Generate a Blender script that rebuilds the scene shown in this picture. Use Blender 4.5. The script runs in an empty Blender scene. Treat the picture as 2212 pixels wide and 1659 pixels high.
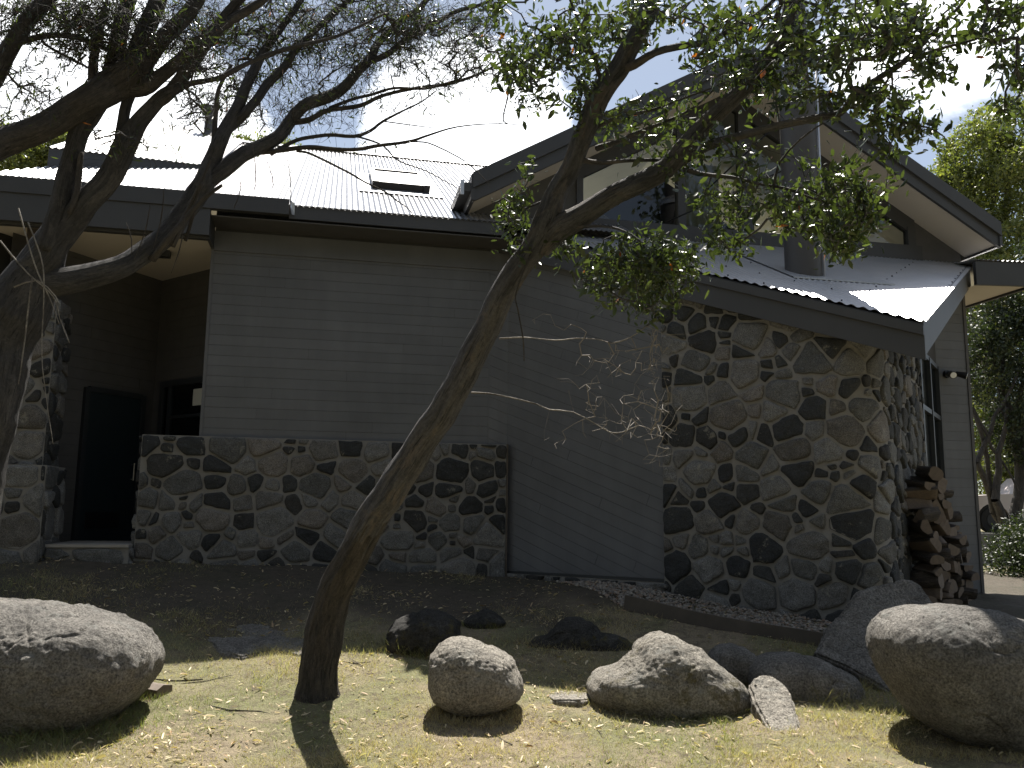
import bpy, math, random
import numpy as np
from mathutils import Vector, Matrix, noise
R = random.Random(11); NR = np.random.default_rng(5)
sc = bpy.context.scene; COL = sc.collection

# ---------------------------------------------------------------- camera model (2212 x 1659 working pixels)
F = 1840.; CX = 1106.; CY = 829.5; PIT = math.radians(8.4); ROL = math.radians(.7); EZ = 1.6
fw = Vector((0, math.cos(PIT), math.sin(PIT))); r0 = Vector((1, 0, 0)); u0 = Vector((0, -math.sin(PIT), math.cos(PIT)))
rt = r0*math.cos(ROL)+u0*math.sin(ROL); up = u0*math.cos(ROL)-r0*math.sin(ROL)
EYE = Vector((0, 0, EZ))
def ray(x, y): return fw*F+rt*(x-CX)-up*(y-CY)
def atY(x, y, Y):
    d = ray(x, y); return EYE+d*(Y/d.y)
# house frame: s along the front, t into the house
TH = math.radians(12); A = Vector((math.cos(TH), math.sin(TH), 0)); B = Vector((-math.sin(TH), math.cos(TH), 0))
O = Vector((-3.8837, 11, 0))
def H(s, t, z): return O+A*s+B*t+Vector((0, 0, z))
def onT(x, y, t):
    d = ray(x, y); k = (t-(EYE-O).dot(B))/d.dot(B); p = EYE+d*k
    return (p-O).dot(A), p.z

# ---------------------------------------------------------------- ground height
CP = []
def cp(x, y, z): CP.append((x, y, z))
for v in [(0,0,0),(-4,0,0),(4,0,0),(-8,4,0),(8,4,0),(0,3,0),(-3,5.6,0),(0,5.8,0),(3,5.8,0),(-7,6.5,.15),(7,7,.1),
          (-3.5,8,.33),(-1.5,8,.3),(1,8,.22),(3.2,8.,.22),(5,8.5,.22),(7,10,.3),(10,12,.35),(13,16,.42),(9,17,.43),(-9,9,.6),(-12,14,.9),(0,-8,0),(-12,-8,0),(12,-8,0),(14,6,.1),(-14,4,.1),(18,18,.45),(-18,18,.9),(0,20,.7)]: cp(*v)
for s, t, z in [(-2.3,-.35,.93),(-.8,-.1,.92),(1.5,-.1,.84),(3.9,0,.72),(5.45,-1.75,.66),(6.6,-3.1,.47),(7.1,-3.7,.46),(8.5,-2.5,.42),(10.9,-.4,.4),(2,3,.85),(-6,0,.95),(6,5,.75)]:
    p = H(s, t, z); cp(*p)
_P = np.array(CP); 
def _phi(d2): return np.sqrt(d2+1.0)
_D = ((_P[:,None,:2]-_P[None,:,:2])**2).sum(-1)
_n = len(_P); _M = np.zeros((_n+1,_n+1)); _M[:_n,:_n] = _phi(_D)+np.eye(_n)*(-.02); _M[:_n,_n] = 1; _M[_n,:_n] = 1
_W = np.linalg.solve(_M, np.append(_P[:,2], 0))
def gzv(X, Y):
    X = np.asarray(X, float); Y = np.asarray(Y, float); sh = X.shape; X = X.ravel(); Y = Y.ravel()
    out = np.empty(len(X))
    for i in range(0, len(X), 20000):
        d2 = (X[i:i+20000,None]-_P[None,:,0])**2+(Y[i:i+20000,None]-_P[None,:,1])**2
        out[i:i+20000] = _phi(d2)@_W[:-1]+_W[-1]
    r = np.hypot(X, Y-6); k = np.clip((r-16)/10, 0, 1); k = k*k*(3-2*k)
    out = out*(1-k)+.45*k
    out = out+.018*np.sin(X*2.3+Y*1.1)*np.cos(Y*1.9-X*.7)
    return out.reshape(sh)
def gz(x, y): return float(gzv(np.array([x]), np.array([y]))[0])
def onG(x, y):
    d = ray(x, y); k0 = 0
    for i in range(400):
        Y = 3+i*.06; p = EYE+d*(Y/d.y)
        if p.z < gz(p.x, p.y): return p
    return p

# ---------------------------------------------------------------- mesh helpers
def tag(o, label=None, cat=None, group=None, kind=None):
    if label: o['label'] = label
    if cat: o['category'] = cat
    if group: o['group'] = group
    if kind: o['kind'] = kind
    return o
def wloc(o):
    v = Vector((0, 0, 0))
    while o is not None:
        v = v+o.location; o = o.parent
    return v
def thing(name, loc, label, cat, group=None):
    o = bpy.data.objects.new(name, None); COL.objects.link(o); o.location = loc; o.empty_display_size = .2
    return tag(o, label, cat, group)
def link(name, me, mats, parent=None, origin=None, smooth=False):
    if not isinstance(mats, (list, tuple)): mats = [mats]
    for m in mats: me.materials.append(m)
    o = bpy.data.objects.new(name, me); COL.objects.link(o)
    base = Vector((0, 0, 0))
    if parent is not None: base = wloc(parent); o.parent = parent
    if origin is not None:
        origin = Vector(origin); o.location = origin-base; base = origin
    if base.length > 0: me.transform(Matrix.Translation(-base))
    if smooth: me.polygons.foreach_set('use_smooth', [True]*len(me.polygons))
    me.update()
    return o
class MB:
    def __init__(s): s.v = []; s.f = []; s.mi = []; s.c = []; s.bk = []
    def add(s, vs, fs, mi=0, col=None):
        n = len(s.v); s.v += [tuple(v) for v in vs]; s.f += [tuple(i+n for i in f) for f in fs]; s.mi += [mi]*len(fs)
        if col is not None: s.c += [col]*len(vs)
    def quad(s, a, b, c, d, mi=0): s.add([a, b, c, d], [(0, 1, 2, 3)], mi)
    def hexa(s, p, mi=0):  # p: 8 pts bottom 4 then top 4
        s.add(p, [(3,2,1,0),(4,5,6,7),(0,1,5,4),(1,2,6,5),(2,3,7,6),(3,0,4,7)], mi)
    def hbox(s, s0, s1, t0, t1, z0, z1, mi=0):
        s.hexa([H(s0,t0,z0),H(s1,t0,z0),H(s1,t1,z0),H(s0,t1,z0),H(s0,t0,z1),H(s1,t0,z1),H(s1,t1,z1),H(s0,t1,z1)], mi)
    def bar(s, a, b, w, h, upv=(0,0,1), mi=0):
        a = Vector(a); b = Vector(b); d = (b-a).normalized(); sd = d.cross(Vector(upv)).normalized(); n = sd.cross(d)
        sd = sd*w/2; n = n*h/2
        s.hexa([a-sd-n, a+sd-n, b+sd-n, b-sd-n, a-sd+n, a+sd+n, b+sd+n, b-sd+n], mi)
    def prism(s, pts, off, mi=0):
        n = len(pts); off = Vector(off); q = [Vector(p) for p in pts]; q2 = [p+off for p in q]
        fs = [tuple(range(n)), tuple(range(2*n-1, n-1, -1))]+[(i, i+n, (i+1) % n+n, (i+1) % n) for i in range(n)]
        s.add(q+q2, [tuple(reversed(f)) for f in fs], mi)
    def cyl(s, a, b, ra, rb, n=16, caps=True, mi=0):
        a = Vector(a); b = Vector(b); d = (b-a).normalized(); x = d.orthogonal().normalized(); y = d.cross(x)
        vs = []
        for p, r in ((a, ra), (b, rb)):
            for i in range(n):
                an = 2*math.pi*i/n; vs.append(p+x*math.cos(an)*r+y*math.sin(an)*r)
        fs = [(i, (i+1) % n, (i+1) % n+n, i+n) for i in range(n)]
        if caps: fs += [tuple(range(n-1, -1, -1)), tuple(range(n, 2*n))]
        s.add(vs, fs, mi)
    def build(s, name, mats, parent=None, origin=None, smooth=False, **k):
        me = bpy.data.meshes.new(name); me.from_pydata(s.v, [], s.f); 
        if any(s.mi): me.polygons.foreach_set('material_index', s.mi)
        if s.c:
            at = me.attributes.new('tint', 'FLOAT_COLOR', 'POINT'); at.data.foreach_set('color', np.array(s.c, np.float32).ravel())
        if s.bk:
            at = me.attributes.new('bk', 'FLOAT_VECTOR', 'POINT'); at.data.foreach_set('vector', np.array(s.bk, np.float32).ravel())
        o = link(name, me, mats, parent, origin, smooth)
        tag(o, **k); return o
def npmesh(name, V, Fq, mats, parent=None, origin=None, tint=None, nside=4, smooth=False):
    V = np.asarray(V, np.float32); Fq = np.asarray(Fq, np.int32)
    me = bpy.data.meshes.new(name); me.vertices.add(len(V)); me.vertices.foreach_set('co', V.ravel())
    me.loops.add(Fq.size); me.polygons.add(len(Fq))
    me.polygons.foreach_set('loop_start', np.arange(len(Fq), dtype=np.int32)*nside)
    me.loops.foreach_set('vertex_index', Fq.ravel())
    if tint is not None:
        at = me.attributes.new('tint', 'FLOAT_COLOR', 'POINT'); at.data.foreach_set('color', np.asarray(tint, np.float32).ravel())
    me.update(calc_edges=True); me.validate()
    return link(name, me, mats, parent, origin, smooth)

# ---------------------------------------------------------------- materials
class NT:
    def __init__(s, name, rough=.7):
        m = bpy.data.materials.new(name); m.use_nodes = True; s.m = m; s.t = m.node_tree; s.b = s.t.nodes['Principled BSDF']
        s.b.inputs['Roughness'].default_value = rough; s.out = s.t.nodes['Material Output']
    def n(s, ty, **k):
        nd = s.t.nodes.new(ty)
        for a, v in k.items():
            if a.startswith('i_'):
                key = a[2:].replace('_', ' '); nd.inputs[key].default_value = v
            else: setattr(nd, a, v)
        return nd
    def l(s, a, b): s.t.links.new(a, b)
    def coord(s, attr=None, scale=(1,1,1)):
        if attr: c = s.n('ShaderNodeAttribute', attribute_name=attr).outputs['Vector']
        else: c = s.n('ShaderNodeTexCoord').outputs['Object']
        mp = s.n('ShaderNodeMapping'); mp.inputs['Scale'].default_value = scale; s.l(c, mp.inputs[0]); return mp.outputs[0]
    def noise(s, vec, scale, detail=4, rough=.55, dist=0):
        nd = s.n('ShaderNodeTexNoise'); nd.inputs['Scale'].default_value = scale; nd.inputs['Detail'].default_value = detail
        nd.inputs['Roughness'].default_value = rough; nd.inputs['Distortion'].default_value = dist; s.l(vec, nd.inputs['Vector']); return nd.outputs['Fac']
    def ramp(s, fac, stops, interp='LINEAR'):
        r = s.n('ShaderNodeValToRGB'); r.color_ramp.interpolation = interp
        while len(r.color_ramp.elements) < len(stops): r.color_ramp.elements.new(.5)
        for e, (p, c) in zip(r.color_ramp.elements, stops):
            e.position = p; e.color = (c[0], c[1], c[2], 1) if not isinstance(c, (int, float)) else (c, c, c, 1)
        s.l(fac, r.inputs[0]); return r.outputs[0]
    def mix(s, a, b, fac, mode='MIX'):
        m = s.n('ShaderNodeMix', data_type='RGBA', blend_type=mode)
        for si, v in ((6, a), (7, b), (0, fac)):
            sock = m.inputs[si]
            if hasattr(v, 'links'): s.l(v, sock)
            elif isinstance(v, (int, float)): sock.default_value = v if si == 0 else (v, v, v, 1)
            else: sock.default_value = (*v, 1)
        return m.outputs[2]
    def bump(s, h, strength=.5, dist=.01, prev=None):
        b = s.n('ShaderNodeBump'); b.inputs['Strength'].default_value = strength; b.inputs['Distance'].default_value = dist
        s.l(h, b.inputs['Height'])
        if prev is not None: s.l(prev, b.inputs['Normal'])
        return b.outputs[0]
    def fin(s, col=None, nrm=None, rough=None, metal=None):
        if col is not None:
            if hasattr(col, 'links'): s.l(col, s.b.inputs['Base Color'])
            else: s.b.inputs['Base Color'].default_value = (*col, 1)
        if nrm is not None: s.l(nrm, s.b.inputs['Normal'])
        if rough is not None: s.l(rough, s.b.inputs['Roughness'])
        if metal is not None: s.b.inputs['Metallic'].default_value = metal
        return s.m
M = {}
def plain(name, col, rough=.6, metal=0, var=.25, scale=6, bump=.1):
    t = NT(name, rough); v = t.coord(); f = t.noise(v, scale, 5); c = t.mix(tuple(x*(1-var) for x in col), tuple(min(1, x*(1+var)) for x in col), f)
    f2 = t.noise(v, scale*14, 3)
    M[name] = t.fin(c, t.bump(f2, bump, .004), metal=metal); return M[name]
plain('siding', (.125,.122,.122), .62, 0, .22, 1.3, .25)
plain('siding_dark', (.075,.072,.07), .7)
plain('fascia', (.046,.046,.047), .55, 0, .25, 2)
plain('frame_dark', (.022,.025,.028), .45)
t = NT('siding', .62); v = t.coord(None, (1,1,.12)); v2 = t.coord(); f = t.noise(v, 5, 6, .6); g = t.noise(v2, 1.1, 5, .6); at = t.n('ShaderNodeAttribute', attribute_name='tint'); c = t.mix((.090,.093,.099), (.128,.131,.138), f); c = t.mix(c, t.ramp(at.outputs['Fac'], [(0, .95), (1, 1.05)]), 1., 'MULTIPLY'); c = t.mix(c, t.ramp(g, [(.3, .85), (.7, 1.12)]), 1., 'MULTIPLY')
M['siding'] = t.fin(c, t.bump(t.noise(t.coord(None, (.15,.15,1)), 60, 4), .25, .003))
plain('groove', (.045,.045,.046), .9)
plain('soffit', (.52,.47,.41), .75, 0, .08, 1.5, .05)
plain('door_paint', (.012,.02,.024), .4)
plain('metal_dark', (.02,.02,.022), .4, .4)
plain('timber_old', (.085,.07,.055), .85, 0, .4, 5, .5)
plain('timber_post', (.04,.03,.024), .8, 0, .3)
plain('sill_stone', (.30,.28,.25), .8, 0, .3, 5, .5)
plain('curtain', (.50,.46,.38), .9, 0, .1)
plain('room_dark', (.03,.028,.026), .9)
plain('paper', (.55,.55,.5), .8, 0, .03)
plain('lamp_glass', (.8,.8,.78), .25, 0, .05, 30)
plain('car_paint', (.52,.46,.45), .3, 0, .05)
plain('rubber', (.012,.012,.012), .8)
plain('chrome', (.6,.6,.6), .2, 1, .05)
plain('concrete', (.17,.165,.155), .9, 0, .3, 1.5, .5)
plain('straw_leaf', (.46,.36,.22), .7, 0, .35, 9)
plain('brass', (.35,.34,.32), .35, .9, .1)

def mk_roof(name, col, rough=.33, metal=.6):
    t = NT(name, rough); v = t.coord(); f = t.noise(v, 1.7, 5, .6); f2 = t.noise(v, 22, 4)
    c = t.mix(tuple(x*.82 for x in col), tuple(min(1, x*1.12) for x in col), f)
    rr = t.ramp(f2, [(0, rough-.06), (1, rough+.1)])
    M[name] = t.fin(c, t.bump(f2, .08, .002), rough=rr, metal=metal)
mk_roof('roof_metal', (.60,.60,.61)); mk_roof('roof_sunlit', (.36,.36,.37), .27, .55); mk_roof('flashing', (.5,.51,.53), .3); mk_roof('flue_metal', (.075,.07,.066), .55, .3)  # main roof: same sheet, coloured darker where sunlit so ribs don't wash out

t = NT('mortar', .95); v = t.coord(); f = t.noise(v, 7, 6, .65); f2 = t.noise(v, 60, 5, .7)
M['mortar'] = t.fin(t.mix(t.mix((.15,.142,.13), (.27,.26,.24), f), (.22,.215,.205), .3), t.bump(f2, .8, .012, t.bump(f, .6, .03)))
# rubble stones: tint.r = tone (0 dark basalt .. 1 pale granite), tint.g = warm, tint.b = brightness
t = NT('rubble', .85); v = t.coord(); at = t.n('ShaderNodeAttribute', attribute_name='tint'); sp = t.n('ShaderNodeSeparateColor'); t.l(at.outputs['Color'], sp.inputs[0])
base = t.ramp(sp.outputs[0], [(0, (.024,.026,.028)), (.42, (.042,.044,.043)), (.5, (.082,.083,.08)), (1, (.165,.163,.156))])
warm = t.mix(base, (1.25,.93,.68), sp.outputs[1], 'MULTIPLY')
spk = t.ramp(t.noise(v, 130, 2, .5), [(.36, .35), (.5, 1.), (.62, 1.75)]); pat = t.ramp(t.noise(v, 9, 6, .65), [(.25, .6), (.7, 1.35)])
c = t.mix(warm, spk, .75, 'MULTIPLY'); c = t.mix(c, pat, .8, 'MULTIPLY')
lich = t.ramp(t.noise(v, 5.5, 7, .75), [(.6, 0), (.66, .5)]); c = t.mix(c, (.33,.31,.25), lich)
M['rubble'] = t.fin(c, t.bump(t.noise(v, 28, 8, .75), .9, .03, t.bump(t.noise(v, 8, 5, .6), .5, .05)))
# granite boulders
def mk_granite(name, c0, c1, lichen, moss):
    t = NT(name, .88); v = t.coord()
    big = t.noise(v, 1.6, 6, .6, .6); c = t.mix(c0, c1, t.ramp(big, [(.3, 0), (.7, 1)]))
    spk = t.ramp(t.noise(v, 60, 4, .7), [(.34, .3), (.5, 1.), (.64, 1.65)]); c = t.mix(c, spk, .9, 'MULTIPLY')
    mid = t.ramp(t.noise(v, 11, 8, .72), [(.3, .55), (.62, 1.3)]); c = t.mix(c, mid, .75, 'MULTIPLY')
    li = t.ramp(t.noise(v, 4.5, 9, .78), [(.55, 0), (.61, lichen)]); c = t.mix(c, (.36,.36,.33), li)
    if moss:
        mo = t.ramp(t.noise(v, 3.1, 8, .75, .3), [(.56, 0), (.62, moss)]); c = t.mix(c, (.13,.11,.03), mo)
    n = t.bump(t.noise(v, 30, 9, .8), 1., .07, t.bump(t.noise(v, 6, 9, .72), .8, .14))
    M[name] = t.fin(c, n)
mk_granite('granite_pale', (.33,.30,.255), (.52,.475,.405), .4, 0)
mk_granite('granite_grey', (.17,.16,.145), (.34,.315,.28), .55, 0)
mk_granite('granite_mossy', (.26,.235,.195), (.44,.405,.345), .5, .7)
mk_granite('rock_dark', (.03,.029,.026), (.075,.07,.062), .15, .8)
# ground
t = NT('ground', .95); v = t.coord()
a = t.noise(v, .9, 6, .6, .4); b2 = t.noise(v, 9, 6, .7); d2 = t.noise(v, 70, 4, .7)
c = t.mix((.26,.21,.135), (.175,.17,.08), t.ramp(a, [(.42, 0), (.6, 1)])); c = t.mix(c, (.09,.066,.045), t.ramp(b2, [(.48, 0), (.68, .85)]))
c = t.mix(c, t.ramp(d2, [(.3, .55), (.7, 1.5)]), .8, 'MULTIPLY')
bk_ = t.n('ShaderNodeAttribute', attribute_name='tint'); c = t.mix(c, t.mix((.035,.029,.023), (.10,.08,.06), t.ramp(b2, [(.4, 0), (.7, 1)])), bk_.outputs['Fac'])  # earth mix along the house, its colour deepened to carry shade
M['ground'] = t.fin(c, t.bump(d2, .9, .03, t.bump(b2, .6, .05)))
# blades / leaves
def mk_leaf(name, c0, c1, trans, rough=.35, extra=None, tscale=1.):
    t = NT(name, rough); at = t.n('ShaderNodeAttribute', attribute_name='tint'); sp = t.n('ShaderNodeSeparateColor'); t.l(at.outputs['Color'], sp.inputs[0])
    c = t.mix(c0, c1, sp.outputs[0])
    if extra: c = t.mix(c, extra, sp.outputs[1])
    t.fin(c); tr = t.n('ShaderNodeBsdfTranslucent'); cc = t.mix(c, tuple([tscale*1.5, tscale*1.7, tscale*.7]), 1., 'MULTIPLY'); t.l(cc, tr.inputs[0])
    ms = t.n('ShaderNodeMixShader'); ms.inputs[0].default_value = trans; t.l(t.b.outputs[0], ms.inputs[1]); t.l(tr.outputs[0], ms.inputs[2]); t.l(ms.outputs[0], t.out.inputs[0])
    M[name] = t.m
mk_leaf('gum_leaf', (.020,.028,.014), (.072,.092,.032), .32, .3, (.4,.11,.02), 1.1)
mk_leaf('dry_blade', (.45,.37,.235), (.21,.235,.10), .35, .6, (.22,.13,.07), .9)
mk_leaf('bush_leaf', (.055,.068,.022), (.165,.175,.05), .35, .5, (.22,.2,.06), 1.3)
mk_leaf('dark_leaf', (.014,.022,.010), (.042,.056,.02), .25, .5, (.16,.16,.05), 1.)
mk_leaf('litter', (.56,.45,.28), (.33,.2,.11), .2, .6, (.68,.58,.40), .8)
# bark: bk = (x,y around, length)
def mk_bark(name, dark, mid, pale, streak=1.):
    t = NT(name, .85); v = t.coord('bk', (1,1,.13)); v2 = t.coord('bk', (1,1,.5)); v3 = t.coord('bk'); v4 = t.coord('bk', (1,1,.07))
    s1 = t.noise(v, 24, 8, .75, .4); s2 = t.noise(v4, 70, 4, .7, .2); p1 = t.noise(v2, 6, 7, .7, .6)
    c = t.mix(dark, mid, t.ramp(s1, [(.36, 0), (.56, 1)])); c = t.mix(c, pale, t.ramp(p1, [(.53, 0), (.6, .7)]))
    c = t.mix(c, tuple(x*.6 for x in dark), t.ramp(s2, [(.34, 1), (.43, 0)]))
    c = t.mix(c, t.ramp(t.noise(v3, 45, 5, .65), [(.3, .6), (.7, 1.4)]), .7, 'MULTIPLY')
    M[name] = t.fin(c, t.bump(s1, 1., .05*streak, t.bump(s2, .8, .02*streak, t.bump(p1, .4, .03))))
mk_bark('bark_gum', (.03,.03,.033), (.11,.106,.108), (.15,.125,.105))
mk_bark('bark_grey', (.03,.027,.025), (.075,.066,.058), (.11,.095,.08))
mk_bark('bark_rough', (.024,.021,.019), (.105,.09,.076), (.10,.085,.07), 2.5)
mk_bark('bark_left', (.022,.021,.021), (.065,.061,.058), (.105,.097,.088))
mk_bark('twig_bark', (.10,.085,.07), (.20,.165,.13), (.26,.22,.17))
mk_bark('dead_twig', (.10,.085,.07), (.34,.31,.27), (.5,.46,.4))
mk_bark('firewood_bark', (.03,.026,.023), (.085,.068,.056), (.12,.10,.08))
t = NT('firewood_cut', .8); v = t.coord(); f = t.noise(t.coord(None, (1,1,.3)), 30, 5)
M['firewood_cut'] = t.fin(t.mix((.07,.056,.046), (.17,.13,.10), f), t.bump(f, .5, .01))
# window glass
t = NT('glass', .03); t.b.inputs['Base Color'].default_value = (.01,.012,.014,1); t.b.inputs['IOR'].default_value = 1.6
tr = t.n('ShaderNodeBsdfTransparent'); tr.inputs[0].default_value = (.55,.6,.6,1)
gl = t.n('ShaderNodeBsdfGlossy'); gl.inputs['Roughness'].default_value = .02; gl.inputs[0].default_value = (.9,.95,1,1)
fr = t.n('ShaderNodeFresnel'); fr.inputs[0].default_value = 1.6
ms = t.n('ShaderNodeMixShader'); t.l(fr.outputs[0], ms.inputs[0]); t.l(tr.outputs[0], ms.inputs[1]); t.l(gl.outputs[0], ms.inputs[2]); t.l(ms.outputs[0], t.out.inputs[0]); M['glass'] = t.m

# ---------------------------------------------------------------- ground meshes
def grid_lines(lo, hi, fine_lo, fine_hi, fine, coarse):
    a = list(np.arange(fine_lo, fine_hi+1e-6, fine)); x = fine_lo; st = coarse*.4
    L = []; 
    while x > lo: x -= st; st *= 1.35; L.append(max(x, lo))
    x = fine_hi; st = coarse*.4; G = []
    while x < hi: x += st; st *= 1.35; G.append(min(x, hi))
    return np.array(L[::-1]+a+G)
gx = grid_lines(-400, 400, -9, 12, .12, .5); gy = grid_lines(-200, 900, 3, 19, .12, .5)
GX, GY = np.meshgrid(gx, gy); GZ = gzv(GX, GY)
for i in range(GZ.shape[0]):
    for j in range(GZ.shape[1]):
        x, y = GX[i, j], GY[i, j]
        if -9 < x < 12 and 3 < y < 19: GZ[i, j] += .035*noise.noise(Vector((x*1.3, y*1.3, 0)))+.012*noise.noise(Vector((x*6, y*6, 4)))
nx, ny = len(gx), len(gy); V = np.stack([GX.ravel(), GY.ravel(), GZ.ravel()], 1)
ii, jj = np.meshgrid(np.arange(ny-1), np.arange(nx-1), indexing='ij'); a = (ii*nx+jj).ravel()
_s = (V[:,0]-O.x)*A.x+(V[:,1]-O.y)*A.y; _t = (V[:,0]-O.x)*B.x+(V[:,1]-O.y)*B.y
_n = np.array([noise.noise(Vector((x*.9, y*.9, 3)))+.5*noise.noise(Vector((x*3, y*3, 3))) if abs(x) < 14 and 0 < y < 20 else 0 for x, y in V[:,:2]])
_b = np.clip((_t+3.1+_n*1.3)*.9, 0, .85)*(np.abs(_s-3) < 12)*(_t < 4)     # bare earth along the house, darkened further with painted house shade
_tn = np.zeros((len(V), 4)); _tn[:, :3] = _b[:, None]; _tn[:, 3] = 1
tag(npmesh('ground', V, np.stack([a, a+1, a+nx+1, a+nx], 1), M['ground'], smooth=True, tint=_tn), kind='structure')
def gnear(x, y): return gz(x, y)+.035*noise.noise(Vector((x*1.3, y*1.3, 0)))+.012*noise.noise(Vector((x*6, y*6, 4)))

# ---------------------------------------------------------------- rubble masonry
def clip(poly, n, d):
    out = []
    for i in range(len(poly)):
        p, q = poly[i], poly[(i+1) % len(poly)]; a = p[0]*n[0]+p[1]*n[1]-d; b = q[0]*n[0]+q[1]*n[1]-d
        if a <= 0: out.append(p)
        if a*b < 0:
            k = a/(a-b); out.append((p[0]+(q[0]-p[0])*k, p[1]+(q[1]-p[1])*k))
    return out
def masonry(mb_s, mp, w, h, seed, size=.30, topfn=None, gap=.013, tops=None):
    rr = random.Random(seed); seeds = []
    y = -.1; k_ = size/.42
    while y < h+.1:
        hh = rr.uniform(.20, .34)*k_; x = rr.uniform(-.3, 0)
        while x < w+.1:
            ww = rr.choice([.16, .22, .27, .32, .38, .46, .55])*k_*rr.uniform(.9, 1.1)
            if ww < .25*k_ and rr.random() < .55 and hh > .24*k_:      # two small ones above each other
                for q in (.27, .75): seeds.append((x+ww/2+rr.uniform(-.02, .02), y+hh*q+rr.uniform(-.02, .02), ww*.75))
            else: seeds.append((x+ww/2, y+hh/2+rr.uniform(-.07, .07)*k_, (ww+hh)/2*rr.uniform(.8, 1.2)))
            x += ww
        y += hh
    for i, (x, y, r) in enumerate(seeds):
        poly = [(0, 0), (w, 0), (w, h), (0, h)]
        for j, (a, b, c) in enumerate(seeds):
            if j == i: continue
            dx, dy = a-x, b-y; D = math.hypot(dx, dy)
            if D > 1.3: continue
            k = .5+(r*r-c*c)/(2*D*D)*.45; k = min(.72, max(.28, k)); g = gap*rr.uniform(.45, 1.6)
            n = (dx/D, dy/D); poly = clip(poly, n, n[0]*x+n[1]*y+D*k-g)
            if len(poly) < 3: break
        if len(poly) < 3: continue
        for n, d in (((-1,0),-.008),((1,0),w-.008),((0,-1),-.005),((0,1),h-.01)): poly = clip(poly, n, d)
        if topfn is not None:
            hx = topfn(x); poly = clip(poly, (0, 1), hx-.01)
        if len(poly) < 3: continue
        ar = abs(sum(poly[k][0]*poly[(k+1) % len(poly)][1]-poly[(k+1) % len(poly)][0]*poly[k][1] for k in range(len(poly))))/2
        if ar < .003: continue
        rc = rr.uniform(.07, .2)
        # resample, round off
        for it in range(2):
            q = []
            for k in range(len(poly)):
                p0, p1 = poly[k], poly[(k+1) % len(poly)]; c = rc if it == 0 else .25
                q += [(p0[0]*(1-c)+p1[0]*c, p0[1]*(1-c)+p1[1]*c), (p0[0]*c+p1[0]*(1-c), p0[1]*c+p1[1]*(1-c))]
            poly = q
        per = []
        for k in range(len(poly)):
            p0, p1 = poly[k], poly[(k+1) % len(poly)]; L = math.hypot(p1[0]-p0[0], p1[1]-p0[1]); m = max(1, int(L/.045))
            per += [(p0[0]+(p1[0]-p0[0])*u/m, p0[1]+(p1[1]-p0[1])*u/m) for u in range(m)]
        cx = sum(p[0] for p in per)/len(per); cy = sum(p[1] for p in per)/len(per); N = len(per)
        so = rr.uniform(0, 99); hgt = rr.uniform(.02, .05); tx, ty = rr.uniform(-.12, .12), rr.uniform(-.12, .12)
        vs = []; rings = [(1., -.01), (.99, .010), (.955, .62), (.86, .92), (.6, 1.), (.3, 1.02)]
        for sc_, e in rings:
            for (px, py) in per:
                nn = noise.noise(Vector((px*13, py*13, so)))*.017+noise.noise(Vector((px*34, py*34, so)))*.009
                qx = cx+(px-cx)*sc_*(1+nn*.9/max(.08, math.hypot(px-cx, py-cy))*(1 if sc_ > .8 else .4)); qy = cy+(py-cy)*sc_*(1+nn*.9/max(.08, math.hypot(px-cx, py-cy))*(1 if sc_ > .8 else .4))
                qx = min(max(qx, -.004), w+.004)
                dd = (hgt*e if e > .1 else e)+(tx*(qx-cx)+ty*(qy-cy))*(1 if e > .5 else 0)*.6+(noise.noise(Vector((qx*9, qy*9, so+7)))*.016+noise.noise(Vector((qx*25, qy*25, so+3)))*.007)*(1 if e > .5 else .3)
                vs.append(mp(qx, qy, dd))
        vs.append(mp(cx, cy, hgt*1.02+noise.noise(Vector((cx*9, cy*9, so+7)))*.014))
        fs = []
        for q in range(len(rings)-1):
            for k in range(N): fs.append((q*N+k, q*N+(k+1) % N, (q+1)*N+(k+1) % N, (q+1)*N+k))
        q = len(rings)-1
        for k in range(N): fs.append((q*N+k, q*N+(k+1) % N, len(vs)-1))
        dark = rr.random() < (.5 if ar < .07 else .32)
        tone = rr.uniform(0, .4) if dark else rr.uniform(.52, 1); wm = rr.choice([0, 0, 0, 0, .1, .25])
        mb_s.add(vs, fs, 0, (tone, wm, rr.random(), 1))
def backing(mb, mp, w, hfn, nx=40, nz=16, seed=0):
    vs = []
    for i in range(nx+1):
        for j in range(nz+1):
            x = w*i/nx; y = hfn(x)*j/nz
            vs.append(mp(x, y, noise.noise(Vector((x*5, y*5, seed)))*.006+noise.noise(Vector((x*17, y*17, seed)))*.004))
    fs = [(i*(nz+1)+j, (i+1)*(nz+1)+j, (i+1)*(nz+1)+j+1, i*(nz+1)+j+1) for i in range(nx) for j in range(nz)]
    mb.add(vs, fs)

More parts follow.
